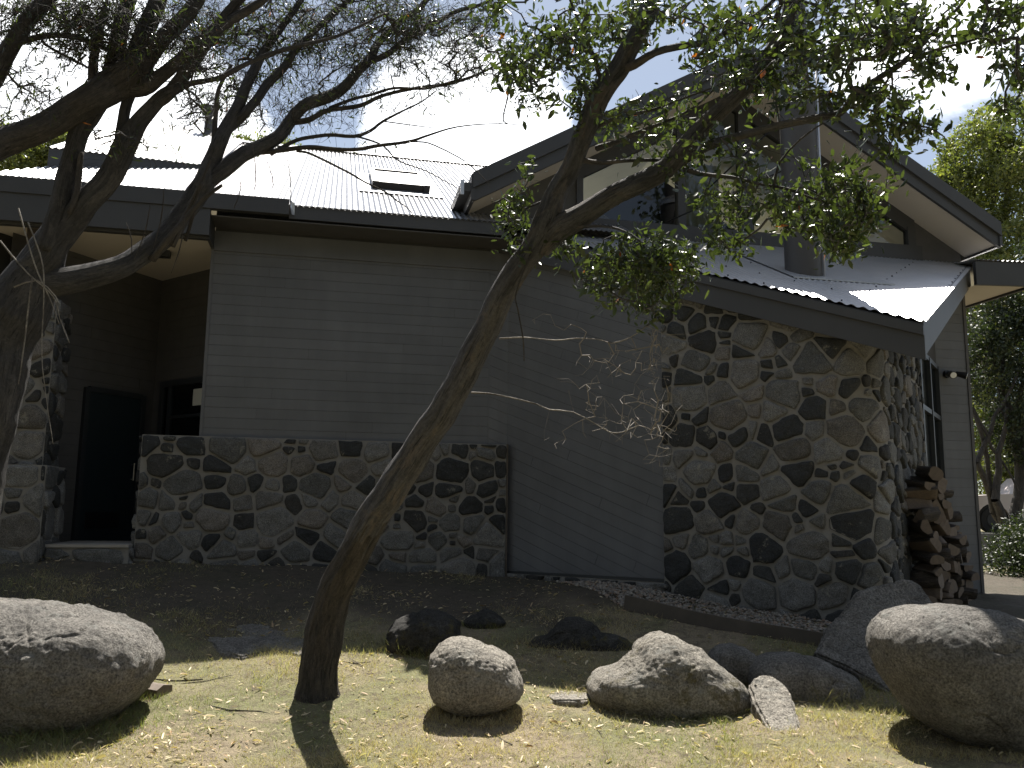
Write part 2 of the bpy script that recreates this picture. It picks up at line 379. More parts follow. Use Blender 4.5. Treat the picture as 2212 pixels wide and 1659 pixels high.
# ---------------------------------------------------------------- the house
ZF = 5.52           # main eave
house = thing('lodge_house', H(3, 0, .8), 'dark grey weatherboard and rubble stone house with silver corrugated roofs behind the leaning tree', 'house')
def boards(mb, region, ang, pitch, mp, gap=.0038, ox=0, oy=0):
    ca, sa = math.cos(ang), math.sin(ang); n = (-sa, ca)
    ds = [p[0]*n[0]+p[1]*n[1] for p in region]; k0 = math.floor(min(ds)/pitch)-1; k1 = math.ceil(max(ds)/pitch)+1
    for k in range(k0, k1):
        lo, hi = k*pitch+oy, (k+1)*pitch-gap+oy
        p = clip(region, n, hi); 
        if len(p) >= 3: p = clip(p, (-n[0], -n[1]), -lo)
        if len(p) < 3: continue
        e = (ca, sa); u0_ = min(q[0]*ca+q[1]*sa for q in p); u1_ = max(q[0]*ca+q[1]*sa for q in p); cuts = [u0_-.01]; u = u0_+R.uniform(.4, 3.2)
        while u < u1_-.25: cuts.append(u); u += R.uniform(2.1, 3.6)
        cuts.append(u1_+.01)
        for a_, b_ in zip(cuts[:-1], cuts[1:]):
            w_ = clip(clip(p, e, b_-.0015), (-ca, -sa), -a_-.0015); N = len(w_)
            if N < 3: continue
            vs = [mp(q[0], q[1], 0) for q in w_]+[mp(q[0], q[1], -.006) for q in w_]; tt = R.random()
            mb.add(vs, [tuple(range(N))]+[(i+N, (i+1) % N+N, (i+1) % N, i) for i in range(N)], 0, (tt, tt, tt, 1))
def inner(mb, region, mp, d=-.006):
    mb.add([mp(q[0], q[1], d) for q in region], [tuple(range(len(region)))])
mpF = lambda t0: (lambda x, y, d: H(x, t0-d, y))
# main wall siding s -.11 .. 4.0
mb = MB(); reg = [(-.11, .7), (4.02, .7), (4.02, 5.5), (-.11, 5.5)]
reg2 = [(-.11, 2.42), (3.63, 2.42), (3.63, 4.98), (-.11, 4.98)]
boards(mb, reg2, 0, .137, mpF(0)); mb.build('siding', M['siding'], house)
mb = MB(); inner(mb, reg, mpF(0)); mb.hbox(-.11, 4.0, .012, .12, .3, 5.6); mb.build('wall_core', M['groove'], house)
mb = MB(); mb.hbox(-.145, -.108, -.012, .3, 2.47, 5.0); mb.hbox(3.63, 3.65, -.006, .004, 2.5, 4.98); mb.hbox(-.11, 4.0, -.02, .004, 4.97, 5.24); mb.build('corner_trim', M['siding'], house)
# gable wing wall right of the prow
mb = MB(); regR = [(10.72, .2), (11.39, .2), (11.39, 5.62), (10.72, 5.62)]
boards(mb, regR, 0, .145, mpF(0)); mb.build('siding', M['siding'], house)
mb = MB(); inner(mb, regR, mpF(0)); mb.hbox(10.72, 11.385, .012, .1, .2, 5.62); mb.hbox(11.30, 11.385, .1, 9., .2, 5.62); mb.build('wall_core', M['siding_dark'], house)
mb = MB(); mb.hbox(11.36, 11.41, -.015, .05, .2, 5.6); mb.build('corner_trim', M['siding_dark'], house)
# prow lines
T = Vector((7.32, -4.2)); d1 = Vector((3.67-7.32, 4.2)).normalized(); n1 = Vector((.755, .656)); P1 = Vector((3.806, .118))
d2 = Vector((11.6-7.32, 4.2)).normalized(); n2 = Vector((-d2.y, d2.x)); P3 = T+n2*.56
dw1 = -d1   # along wall 2 from the house out to the tip
# tip of walls
def isect(p, d, q, e):
    den = d.x*e.y-d.y*e.x; k = ((q.x-p.x)*e.y-(q.y-p.y)*e.x)/den; return p+d*k
W0 = isect(P1, dw1, Vector((0, 0)), Vector((1, 0))); TIP = isect(P1, dw1, P3, d2); W3E = isect(P3, d2, Vector((0, 0)), Vector((1, 0)))
def roofz(t): return 5.62+.5*t
def pan(x, y, d):      # panel & stone face of wall 2, x = metres from W0
    p = W0+dw1*x-n1*d; return H(p.x, p.y, y)
LS = ((5.48-W0.x)/dw1.x)   # where the stone starts
regP = [(0, .76), (LS+.02, .79), (LS+.02, roofz((W0+dw1*LS).y)-.12), (0, roofz(0)-.12)]
rp = math.atan2(-.5*.755, 1)
mb = MB(); boards(mb, regP, rp, .137, pan); mb.build('diagonal_siding', M['siding'], house)
mb = MB(); boards(mb, [(3.65, .76), (W0.x, .76), (W0.x, 5.5), (3.65, 5.5)], rp, .137, mpF(0)); mb.build('diagonal_siding', M['siding'], house)
mb = MB(); inner(mb, regP, pan); mb.build('wall_core', M['groove'], house)
mb = MB(); mb.bar(pan(0, .77, .012), pan(LS, .79, .012), .03, .035); mb.build('corner_trim', M['frame_dark'], house)
# low rubble footing below the panel
mbs = MB(); mbm = MB(); mpA = lambda x, y, d: pan(x, y+.42, d+.03)
masonry(mbs, mpA, LS+.1, .34, 31, .2); backing(mbm, lambda x, y, d: pan(x, y+.42, d+.02), LS+.1, lambda x: .34, 20, 3, 3)
foot = mbm.build('stone_footing', M['mortar'], house, smooth=True); mbs.build('stones', M['rubble'], foot, smooth=True)
# curved stone wall: straight W2, rounded corner, W3
RC = .55; dirs = []
ang1 = math.atan2(dw1.y, dw1.x); ang2 = math.atan2(d2.y, d2.x); turn = ang2-ang1
tl = RC*math.tan(turn/2); L1 = (TIP-W0).length-tl-LS; arc = RC*turn; L3 = (W3E-TIP).length*.62-tl
p_a = W0+dw1*(LS+L1); cc = p_a+n1*RC
def wallpt(x):
    if x < L1: return W0+dw1*(LS+x), -n1
    if x < L1+arc:
        a = (x-L1)/RC; nrm = -n1; c, s_ = math.cos(a), math.sin(a); nr = Vector((nrm.x*c-nrm.y*s_, nrm.x*s_+nrm.y*c)); return cc+nr*RC, nr
    p = TIP+d2*(tl+x-L1-arc); return p, -n2
LW = L1+arc+L3; ZB = .25
def stp(x, y, d):
    p, nr = wallpt(x); p = p+nr*(d+.02); return H(p.x, p.y, y+ZB)
def stop_(x): return roofz(wallpt(x)[0].y)-.08-ZB
mbs = MB(); mbm = MB()
masonry(mbs, stp, LW, 4.4, 7, .36, stop_, .015); backing(mbm, stp, LW, stop_, 70, 40, 5)
p0 = wallpt(0)[0]; pe = wallpt(LW)[0]
mbm.quad(stp(0,0,0), stp(0,stop_(0),0), pan(LS+.01, stop_(0)+ZB, -.2), pan(LS+.01, ZB, -.2))
q = pe+n2*.25; mbm.quad(stp(LW,0,0), H(q.x,q.y,ZB), H(q.x,q.y,stop_(LW)+ZB), stp(LW,stop_(LW),0))
sw = mbm.build('stone_wall', M['mortar'], house, smooth=True); mbs.build('stones', M['rubble'], sw, smooth=True)
# glazed strip on W3
def w3(x, y, d):
    p = P3+d2*x-n2*d; return H(p.x, p.y, y)
x0 = (pe-P3).length+.02; x1 = (W3E-P3).length
mb = MB()
for (a_, b_) in ((x0, x0+.09), (x1-.1, x1-.02), ((x0+x1)/2-.04, (x0+x1)/2+.04)):
    mb.hexa([w3(a_,.5,-.03),w3(b_,.5,-.03),w3(b_,.5,.05),w3(a_,.5,.05)]+[w3(a_,3.9,-.03),w3(b_,3.9,-.03),w3(b_,3.9,.05),w3(a_,3.9,.05)])
for z in (.55, 1.55, 3.05, 3.85):
    mb.hexa([w3(x0,z,-.02),w3(x1,z,-.02),w3(x1,z,.04),w3(x0,z,.04)]+[w3(x0,z+.07,-.02),w3(x1,z+.07,-.02),w3(x1,z+.07,.04),w3(x0,z+.07,.04)])
wf = mb.build('window', M['frame_dark'], house)
mb = MB(); mb.quad(w3(x0,.5,0), w3(x1,.5,0), w3(x1,3.9,0), w3(x0,3.9,0)); mb.build('pane', M['glass'], wf)
mb = MB(); mb.hexa([w3(x0,.5,-.3),w3(x1,.5,-.3),w3(x1,.5,-.35),w3(x0,.5,-.35),w3(x0,4.6,-.3),w3(x1,4.6,-.3),w3(x1,4.6,-.35),w3(x0,4.6,-.35)])
mb.hexa([w3(x0,3.92,-.02),w3(x1,3.92,-.02),w3(x1,3.92,.01),w3(x0,3.92,.01),w3(x0,4.4,-.02),w3(x1,5.2,-.02),w3(x1,5.2,.01),w3(x0,4.4,.01)]); mb.build('wall_core', M['room_dark'], house)

# corrugated sheets ------------------------------------------------
def corrugated(mb, s0, s1, tfn, zfn, step=.076, amp=.0105, per=8, nt=2):
    n = int((s1-s0)/step*per); cols = []
    for i in range(n+1):
        s = s0+(s1-s0)*i/n; ta, tb = tfn(s); dz = amp*math.sin(2*math.pi*s/step)
        cols.append([H(s, ta+(tb-ta)*k/(nt-1), zfn(s, ta+(tb-ta)*k/(nt-1))+dz) for k in range(nt)])
    vs = [p for c in cols for p in c]; fs = [(i*nt+k, (i+1)*nt+k, (i+1)*nt+k+1, i*nt+k+1) for i in range(n) for k in range(nt-1)]
    mb.add(vs, fs)
# skillion over the prow
def sk_t(s):
    a_ = -(s-3.67)*4.2/3.65; b_ = -(11.6-s)*4.2/4.28; return (min(-.02, max(a_, b_))-.03, .02)
mb = MB(); corrugated(mb, 3.75, 11.52, sk_t, lambda s, t: roofz(t)+.02, nt=3)
for i in range(26):
    s = 4.3+i*.28
    for t0 in (.12, 1.05, 2.1, 3.1):
        ta = sk_t(s)[0]+t0
        if ta < -.1: mb.cyl(H(s+.03, ta, roofz(ta)+.02), H(s+.03, ta, roofz(ta)+.038), .011, .008, 6, mi=1)
sk = mb.build('prow_roof', [M['roof_metal'], M['metal_dark']], house, smooth=False)
me = sk.data; me.polygons.foreach_set('use_smooth', [p.material_index == 0 for p in me.polygons])
mb = MB()   # underside and fascias of the prow
def hp(v, z): return H(v.x, v.y, z)
E0 = Vector((3.72, 0)); E2 = Vector((11.55, 0))
mb.add([hp(E0, roofz(0)-.10), hp(T, roofz(T.y)-.10), hp(E2, roofz(0)-.10)], [(0,1,2)]); mb.build('prow_soffit', M['siding_dark'], house)
def fas(name, a_, b_, n, hgt, th, top=.012, mat='fascia'):
    mb = MB(); a2 = a_+n*th; b2 = b_+n*th
    za, zb = roofz(a_.y)-top, roofz(b_.y)-top
    mb.hexa([hp(a_, za-hgt), hp(b_, zb-hgt), hp(b2, zb-hgt), hp(a2, za-hgt), hp(a_, za), hp(b_, zb), hp(b2, zb), hp(a2, za)]); return mb.build(name, M[mat], house)
fas('fascia', E0, T, n1, .37, .03); fas('fascia', T, E2, n2, .37, .03, -.03)
fas('fascia_cap', E0-n1*.035, T-n1*.035-d1*.0, n1, .10, .033, .02); 
# flashing under the flue on the prow roof
mb = MB(); 
for i in range(36):
    s = 7.15+i*.03
mb.quad(H(6.95,-2.42,roofz(-2.42)+.045), H(8.35,-2.42,roofz(-2.42)+.045), H(8.35,-.02,roofz(-.02)+.05), H(6.95,-.02,roofz(-.02)+.05))
mb.quad(H(6.95,-2.42,roofz(-2.42)+.032), H(8.35,-2.42,roofz(-2.42)+.032), H(8.35,-2.42,roofz(-2.42)+.045), H(6.95,-2.42,roofz(-2.42)+.045))
mb.build('flue_flashing', M['roof_metal'], house)
# main roof
MQ = .55
def mz(s, t): return ZF+MQ*(t+.5)
mb = MB(); corrugated(mb, .86, 5.6, lambda s: (-.5-.05, 5.84), lambda s, t: mz(s, t)); corrugated(mb, -6.5, .86, lambda s: (-.5, 5.84 if s > -2.45 else max(-.3, min(.85, .15+(s+2.83)*1.84))), lambda s, t: mz(s, t)); mb.build('main_roof', M['roof_sunlit'], house, smooth=True)
mb = MB(); mb.quad(H(-2.45,5.84,mz(0,5.84)), H(5.6,5.84,mz(0,5.84)), H(5.6,12,5.6), H(-2.45,12,5.6)); mb.build('rear_roof', M['roof_metal'], house)
mb = MB(); a_ = mz(0,5.84); mb.add([H(-2.5,5.62,a_-.085),H(-2.5,5.84,a_+.045),H(-2.5,6.06,a_-.085),H(5.6,5.62,a_-.085),H(5.6,5.84,a_+.045),H(5.6,6.06,a_-.085)],[(0,3,4,1),(1,4,5,2)]); mb.build('ridge_cap', M['flashing'], house)
# raised roof step at the left
ue = lambda s: .85+(s+2.45)*.564; uh = lambda s: .28-(s+2.45)*.115
mb = MB(); corrugated(mb, -2.5, -.48, lambda s: (ue(s)-.03, 5.9), lambda s, t: mz(s, t)+uh(s)); mb.build('upper_roof', M['roof_sunlit'], house, smooth=True)
mb = MB(); pa, pb = (-2.5, ue(-2.5)), (-.48, ue(-.48))
mb.hexa([H(*pa,mz(0,pa[1])-.02),H(*pb,mz(0,pb[1])-.02),H(pb[0],pb[1]+.03,mz(0,pb[1])),H(pa[0],pa[1]+.03,mz(0,pa[1])),H(*pa,mz(0,pa[1])+uh(-2.5)-.012),H(*pb,mz(0,pb[1])+uh(-.48)-.012),H(pb[0],pb[1]+.03,mz(0,pb[1])+uh(-.48)-.012),H(pa[0],pa[1]+.03,mz(0,pa[1])+uh(-2.5)-.012)])
mb.add([H(-2.48,ue(-2.48),mz(0,ue(-2.48))-.3),H(-2.48,5.9,mz(0,5.9)-.3),H(-2.48,5.9,mz(0,5.9)+.26),H(-2.48,ue(-2.48),mz(0,ue(-2.48))+.26)],[(0,1,2,3)]); mb.build('fascia', M['fascia'], house)
mb = MB(); mb.hbox(-6.5, -2.5, -.3, -.1, ZF-.05, ZF+.13); mb.build('flashing', M['flashing'], house)
# eave fascias, soffits
mb = MB(); mb.hbox(-6.5, .86, -.60, -.50, ZF-.17, ZF+.035); mb.hbox(-6.5, -.105, -.58, -.5, ZF-.52, ZF-.171); mb.hbox(-6.5, -.108, -.499, -.42, ZF-.55, ZF-.2); mb.build('fascia', M['fascia'], house)
mb = MB(); mb.hbox(.861, 3.72, -.53, -.50, ZF-.20, ZF-.012); mb.build('fascia', M['fascia'], house)
mb = MB(); mb.hbox(-.104, 4.0, -.50, .02, ZF-.24, ZF-.225); mb.build('soffit', M['siding_dark'], house)
mb = MB(); mb.add([H(.86,-.61,ZF+.03),H(.93,-.57,ZF-.01),H(.93,-.55,ZF-.16),H(.90,-.6,ZF-.17)],[(0,1,2,3)]); mb.build('gutter_end', M['flashing'], house)
mb = MB(); mb.hbox(-6.5, -.148, -.419, 3.2, ZF-.50, ZF-.47); mb.build('soffit', M['soffit'], house)
mb = MB(); mb.hbox(-.148, -.112, -.499, .0, 4.99, ZF-.19); mb.build('fascia', M['fascia'], house)
# porch recess walls
cor = Vector((-1.12, 2.02)); rb = Vector((-.115, .93)); lf = Vector((-2.55, .0)); lb = cor+(lf-cor)*1.0
def recwall(a_, b_, z0, z1, name, mat):
    mb = MB(); d = (b_-a_).normalized(); n = Vector((d.y, -d.x)); L = (b_-a_).length
    mp = lambda x, y, dd: H(*((a_+d*x+n*dd)), y)
    rg = [(0, z0), (L, z0), (L, z1), (0, z1)]; boards(mb, rg, 0, .15, mp); o = mb.build(name, M[mat], house)
    mb = MB(); inner(mb, rg, mp); mb.build('wall_core', M['groove'], house); return mp, L
mb = MB()
for a_, b_ in ((Vector((-2.75, .0)), Vector((-1.25, 2.3))), (Vector((-1.25, 2.2)), Vector((.15, 1.0)))):
    mb.hexa([H(a_.x,a_.y,.8),H(b_.x,b_.y,.8),H(b_.x-.02,b_.y+.15,.8),H(a_.x-.02,a_.y+.15,.8),H(a_.x,a_.y,5.1),H(b_.x,b_.y,5.1),H(b_.x-.02,b_.y+.15,5.1),H(a_.x-.02,a_.y+.15,5.1)])
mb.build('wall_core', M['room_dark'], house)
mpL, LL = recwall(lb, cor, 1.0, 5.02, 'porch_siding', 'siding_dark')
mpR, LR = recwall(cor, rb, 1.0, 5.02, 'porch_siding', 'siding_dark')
mb = MB(); mb.hbox(-.13, -.11, .0, 1.0, 1.0, 5.0); mb.hbox(-3.2, -.83, -.2, 2.4, .85, 1.05); mb.build('porch_floor', M['concrete'], house)
def recx(px, a_, b_):   # x on a recess wall seen at pixel column px
    best = None
    for i in range(2001):
        k = i/2000; v_ = a_+(b_-a_)*k; p = H(v_.x, v_.y, 2.2)-EYE
        xx = CX+p.dot(rt)*F/p.dot(fw)
        if best is None or abs(xx-px) < best[0]: best = (abs(xx-px), k*(b_-a_).length)
    return best[1]
def pbox(mb, mp, x0, x1, z0, z1, d0, d1, mi=0):
    mb.hexa([mp(x0,z0,d1),mp(x1,z0,d1),mp(x1,z0,d0),mp(x0,z0,d0),mp(x0,z1,d1),mp(x1,z1,d1),mp(x1,z1,d0),mp(x0,z1,d0)], mi)
dx0, dx1 = recx(170, lb, cor), recx(297, lb, cor); zt = 3.2
mb = MB(); pbox(mb, mpL, dx0+.05, dx1-.05, 1.1, zt-.05, .004, .04); dr = mb.build('door', M['door_paint'], house)
mb = MB(); pbox(mb, mpL, dx0-.02, dx0+.05, 1.06, zt, .0, .06); pbox(mb, mpL, dx1-.05, dx1+.02, 1.06, zt, .0, .06); pbox(mb, mpL, dx0+.05, dx1-.05, zt-.05, zt+.02, .0, .06); mb.build('door_frame', M['frame_dark'], dr)
mb = MB(); mb.cyl(mpL(dx1-.14, 1.95, .09), mpL(dx1-.14, 2.2, .09), .012, .012, 8)
for z in (1.97, 2.18): mb.cyl(mpL(dx1-.14, z, .03), mpL(dx1-.14, z, .09), .008, .008, 6)
mb.build('handle', M['brass'], dr)
mb = MB(); pbox(mb, mpL, dx0+.14, dx1-.3, 1.28, 1.5, .04, .052)
for k in range(7): pbox(mb, mpL, dx0+.16, dx1-.32, 1.30+k*.027, 1.315+k*.027, .052, .06)
mb.build('door_vent', M['metal_dark'], dr)
# recess window
wx0, wx1 = recx(340, cor, rb), LR+.0; mb = MB(); z0, z1 = 2.2, 3.42
for q in ((wx0, wx0+.07, z0, z1), (wx1-.06, wx1, z0, z1), (wx0+.07, wx1-.06, z1-.08, z1), (wx0+.07, wx1-.06, z0, z0+.06), (wx0+.22, wx0+.27, z0+.06, z1-.08), (wx0+.27, wx1-.06, 2.86, 2.9)): pbox(mb, mpR, *q, .0, .05)
wf = mb.build('window', M['frame_dark'], house)
mb = MB(); pbox(mb, mpR, wx0+.05, wx1-.04, z0+.04, z1-.05, .012, .018); mb.build('pane', M['glass'], wf)
mb = MB(); pbox(mb, mpR, wx0+.05, wx1-.04, z0+.04, z1-.05, -.0, .004); mb.build('dark_backing', M['room_dark'], wf)
mb = MB(); pbox(mb, mpR, wx1-.46, wx1-.12, 3.02, 3.26, .020, .023); mb.build('notice', M['paper'], wf)
# low stone wall
s0w, s1w = -.81, 3.885; lw = s1w-s0w; zb0 = .55; hw = 2.485-zb0
def lws(x, y, d): return H(s0w+x, -.10-d, y+zb0)
mbs = MB(); mbm = MB(); masonry(mbs, lws, lw, hw, 21, .36, None, .015); backing(mbm, lws, lw, lambda x: hw, 50, 20, 9)
lwe = lambda x, y, d: H(s0w-d, .22-x, y+zb0)
masonry(mbs, lwe, .32, hw, 22, .3); backing(mbm, lwe, .32, lambda x: hw, 3, 20, 8)
mbm.hexa([H(s0w,-.10,zb0+hw-.02),H(s1w,-.10,zb0+hw-.02),H(s1w,.22,zb0+hw-.02),H(s0w,.22,zb0+hw-.02),H(s0w,-.10,zb0+hw),H(s1w,-.10,zb0+hw),H(s1w,.22,zb0+hw),H(s0w,.22,zb0+hw)])
lo = mbm.build('low_stone_wall', M['mortar'], house, smooth=False); mbs.build('stones', M['rubble'], lo, smooth=True)
mb = MB(); mb.hbox(s1w, s1w+.02, -.12, .05, .6, 2.49); mb.build('corner_trim', M['timber_old'], house)
# pier at the left of the porch
def stonebox(name, s0, s1, t0, t1, z0, z1, seed, size=.34):
    mbs = MB(); mbm = MB()
    fr_ = lambda x, y, d: H(s0+x, t0-d, y+z0); rg = lambda x, y, d: H(s1+d, t0+x, y+z0)
    for mp, w, sd in ((fr_, s1-s0, seed), (rg, t1-t0, seed+1)):
        masonry(mbs, mp, w, z1-z0, sd, size); backing(mbm, mp, w, lambda x: z1-z0, 8, 16, sd)
    mbm.hbox(s0+.01, s1-.01, t0+.01, t1, z0, z1-.004)
    o = mbm.build(name, M['mortar'], house); mbs.build('stones', M['rubble'], o, smooth=True); return o
stonebox('stone_pier', -2.42, -1.9, -.2, .35, 1.6, 4.15, 41, .36)
stonebox('stone_plinth', -3.3, -1.78, -.45, .3, .6, 2.06, 51, .5)
stonebox('door_step', -1.775, -.83, -.28, .6, .6, 1.09, 61, .5)
mb = MB(); mb.hbox(-1.775, -.83, -.31, .9, 1.092, 1.125); mb.build('step_tread', M['sill_stone'], house)
mb = MB(); mb.hbox(-2.31, -2.19, -.25, -.13, 4.15, 5.02); mb.build('verandah_post', M['timber_post'], house)
mb = MB(); mb.bar(H(-2.19,-.19,4.6), H(-1.85,-.19,5.0), .08, .08); mb.build('brace', M['timber_post'], house)
mb = MB(); mb.hbox(-6.5, -2.25, .6, .75, .6, 5.02); mb.build('side_wall', M['siding_dark'], house)
# ceiling lamp
mb = MB(); mb.hbox(-1.05, -.72, .3, .42, 4.93, 5.02); mb.build('ceiling_light', M['frame_dark'], house)

# gable -------------------------------------------------------------
TV = .75; g0 = (3.24, 6.07); g1 = (7.4, 8.46); g2 = (11.5, 6.07); GB = 9.5
qL = (g1[1]-g0[1])/(g1[0]-g0[0]); qR = (g1[1]-g2[1])/(g2[0]-g1[0])
def gzt(s): return g0[1]+qL*(s-g0[0]) if s < g1[0] else g1[1]-qR*(s-g1[0])
mb = MB()
for a_, b_ in ((g0, g1), (g1, g2)): 
    mb.hexa([H(a_[0],-TV,a_[1]-.05),H(b_[0],-TV,b_[1]-.05),H(b_[0],GB,b_[1]-.05),H(a_[0],GB,a_[1]-.05),H(a_[0],-TV,a_[1]),H(b_[0],-TV,b_[1]),H(b_[0],GB,b_[1]),H(a_[0],GB,a_[1])])
mb.build('gable_roof', M['roof_metal'], house)
for a_, b_ in ((g0, g1), (g1, g2)):
    mb = MB(); mb.hexa([H(a_[0],-TV-.02,a_[1]-.20),H(b_[0],-TV-.02,b_[1]-.20),H(b_[0],-TV+.03,b_[1]-.20),H(a_[0],-TV+.03,a_[1]-.20),H(a_[0],-TV-.02,a_[1]+.02),H(b_[0],-TV-.02,b_[1]+.02),H(b_[0],-TV+.03,b_[1]+.02),H(a_[0],-TV+.03,a_[1]+.02)])
    mb.hexa([H(a_[0],-TV+.02,a_[1]-.38),H(b_[0],-TV+.02,b_[1]-.38),H(b_[0],-TV+.07,b_[1]-.38),H(a_[0],-TV+.07,a_[1]-.38),H(a_[0],-TV+.02,a_[1]-.19),H(b_[0],-TV+.02,b_[1]-.19),H(b_[0],-TV+.07,b_[1]-.19),H(a_[0],-TV+.07,a_[1]-.19)])
    mb.build('barge_board', M['fascia'], house)
mb = MB()
for a_, b_ in ((g0, g1), (g1, g2)):
    mb.quad(H(a_[0],-TV+.07,a_[1]-.34),H(b_[0],-TV+.07,b_[1]-.34),H(b_[0],.0,b_[1]-.34),H(a_[0],.0,a_[1]-.34))
mb.build('gable_soffit', M['soffit'], house)
mb = MB(); mb.hexa([H(g0[0]-.02,-TV,g0[1]-.36),H(g0[0]+.03,-TV,g0[1]-.36),H(g0[0]+.03,2,g0[1]-.36),H(g0[0]-.02,2,g0[1]-.36),H(g0[0]-.02,-TV,g0[1]),H(g0[0]+.03,-TV,g0[1]),H(g0[0]+.03,2,g0[1]),H(g0[0]-.02,2,g0[1])])
mb.hbox(g0[0]-.16, g0[0]-.02, -TV+.02, 2, g0[1]-.24, g0[1]-.12)
mb.build('fascia', M['fascia'], house); mb = MB()
mb.hexa([H(g2[0]-.03,-TV,g2[1]-.36),H(g2[0]+.02,-TV,g2[1]-.36),H(g2[0]+.02,GB,g2[1]-.36),H(g2[0]-.03,GB,g2[1]-.36),H(g2[0]-.03,-TV,g2[1]),H(g2[0]+.02,-TV,g2[1]),H(g2[0]+.02,GB,g2[1]),H(g2[0]-.03,GB,g2[1])])
mb.build('fascia', M['fascia'], house)
mb = MB(); mb.hbox(g0[0]-.165, g0[0]-.12, -TV-.01, -TV+.02, g0[1]-.30, g0[1]-.10); mb.build('gutter_end', M['flashing'], house)
# gable wall, glazed between s 5.0 and 10.55
SL, SR = 4.9, 10.55; ZS = 5.86
mb = MB()
mb.add([H(3.3,.0,5.4),H(SL,.0,5.4),H(SL,.0,gzt(SL)-.34),H(3.3,.0,gzt(3.3)-.34)],[(0,1,2,3)])
mb.add([H(SR,.0,5.6),H(11.39,.0,5.6),H(11.39,.0,gzt(11.39)-.34),H(SR,.0,gzt(SR)-.34)],[(0,1,2,3)])
mb.hbox(3.3, 11.38, .0, .1, 5.35, 5.64); mb.build('gable_siding', M['siding_dark'], house)
mb = MB(); mb.hbox(SL-.1, SR+.1, -.05, .06, 5.62, ZS); mb.build('window_beam', M['fascia'], house)
fr_w = MB()
def gbar(sa, sb, t0=-.03, t1=.08):
    fr_w.hexa([H(sa,t0,gzt(sa)-.60),H(sb,t0,gzt(sb)-.60),H(sb,t1,gzt(sb)-.60),H(sa,t1,gzt(sa)-.60),H(sa,t0,gzt(sa)-.335),H(sb,t0,gzt(sb)-.335),H(sb,t1,gzt(sb)-.335),H(sa,t1,gzt(sa)-.335)])
gbar(SL, g1[0]); gbar(g1[0], SR)
for s, w in ((SL+.05, .1), (6.55, .12), (7.62, .22), (9.1, .12), (SR-.07, .14)): fr_w.hbox(s-w/2, s+w/2, -.045, .075, ZS, gzt(s)-.5)
gw = fr_w.build('gable_window', M['fascia'], house)
pts = [(SL+.1, ZS), (SR-.1, ZS), (SR-.1, gzt(SR-.1)-.55), (g1[0], g1[1]-.55), (SL+.1, gzt(SL+.1)-.55)]
mb = MB(); mb.add([H(a_, .02, b_) for a_, b_ in pts], [tuple(range(5))]); mb.build('pane', M['glass'], gw)
mb = MB(); 
for a_, b_ in ((6.7, 7.0), (7.0, 7.3)):
    for k in range(6): mb.quad(H(a_+k*.05,.25+.03*(k%2),ZS),H(a_+k*.05+.05,.25+.03*((k+1)%2),ZS),H(a_+k*.05+.05,.25+.03*((k+1)%2),7.0),H(a_+k*.05,.25+.03*(k%2),7.0))
mb.build('curtain', M['curtain'], gw)
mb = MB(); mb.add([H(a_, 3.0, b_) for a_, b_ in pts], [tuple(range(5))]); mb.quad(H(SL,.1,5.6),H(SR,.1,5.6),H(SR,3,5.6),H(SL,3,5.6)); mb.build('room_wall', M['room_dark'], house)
# right eave wing beyond the corner
mb = MB(); zr = 5.12; mb.quad(H(11.15,-.6,zr),H(11.95,-.72,zr),H(12.0,3,zr),H(11.2,3,zr)); mb.build('soffit', M['soffit'], house)
mb = MB(); mb.hexa([H(11.12,-.62,zr-.01),H(12.6,-.84,zr-.01),H(12.6,-.78,zr-.01),H(11.12,-.56,zr-.01),H(11.12,-.62,zr+.36),H(12.6,-.84,zr+.36),H(12.6,-.78,zr+.36),H(11.12,-.56,zr+.36)]); mb.build('fascia', M['fascia'], house); mb = MB(); mb.hbox(11.98,12.03,-.7,3,zr-.03,zr+.3); mb.build('fascia', M['fascia'], house)
mb = MB(); corrugated(mb, 11.1, 13.0, lambda s: (-.64-.15*(s-11.1), 3), lambda s, t: zr+.39+.12*(t+.6)); mb.build('side_roof', M['roof_metal'], house, smooth=True)
# skylight in the main roof
def rp_(s, t, o=0): 
    nz = 1/math.sqrt(1+MQ*MQ); return H(s, t-MQ*nz*o, mz(s, t)+nz*o)
mb = MB(); S0, S1, T0, T1 = 1.98, 2.88, 1.3, 2.85
def rbox(mb, a_, b_, c_, d_, o0, o1, mi=0): mb.hexa([rp_(a_,c_,o0),rp_(b_,c_,o0),rp_(b_,d_,o0),rp_(a_,d_,o0),rp_(a_,c_,o1),rp_(b_,c_,o1),rp_(b_,d_,o1),rp_(a_,d_,o1)], mi)
rbox(mb, S0, S1, T0, T0+.12, 0, .13); rbox(mb, S0, S1, T1-.12, T1, 0, .13); rbox(mb, S0, S0+.08, T0+.12, T1-.12, 0, .125); rbox(mb, S1-.08, S1, T0+.12, T1-.12, 0, .125)
rbox(mb, S0+.0, S0+.1, T0-.03, T0, 0, .14); rbox(mb, S1-.1, S1, T0-.03, T0, 0, .14)
sky_l = mb.build('skylight', M['metal_dark'], house)
mb = MB(); rbox(mb, S0+.08, S1-.08, T0+.12, T1-.12, .07, .1); mb.build('pane', M['flashing'], sky_l)
mb = MB(); rbox(mb, S0-.2, S1+.2, T0-.32, T0, .012, .02); rbox(mb, S0-.2, S0, T0, T1, .012, .02); rbox(mb, S1, S1+.2, T0, T1, .012, .02); mb.build('skylight_flashing', M['flashing'], sky_l)
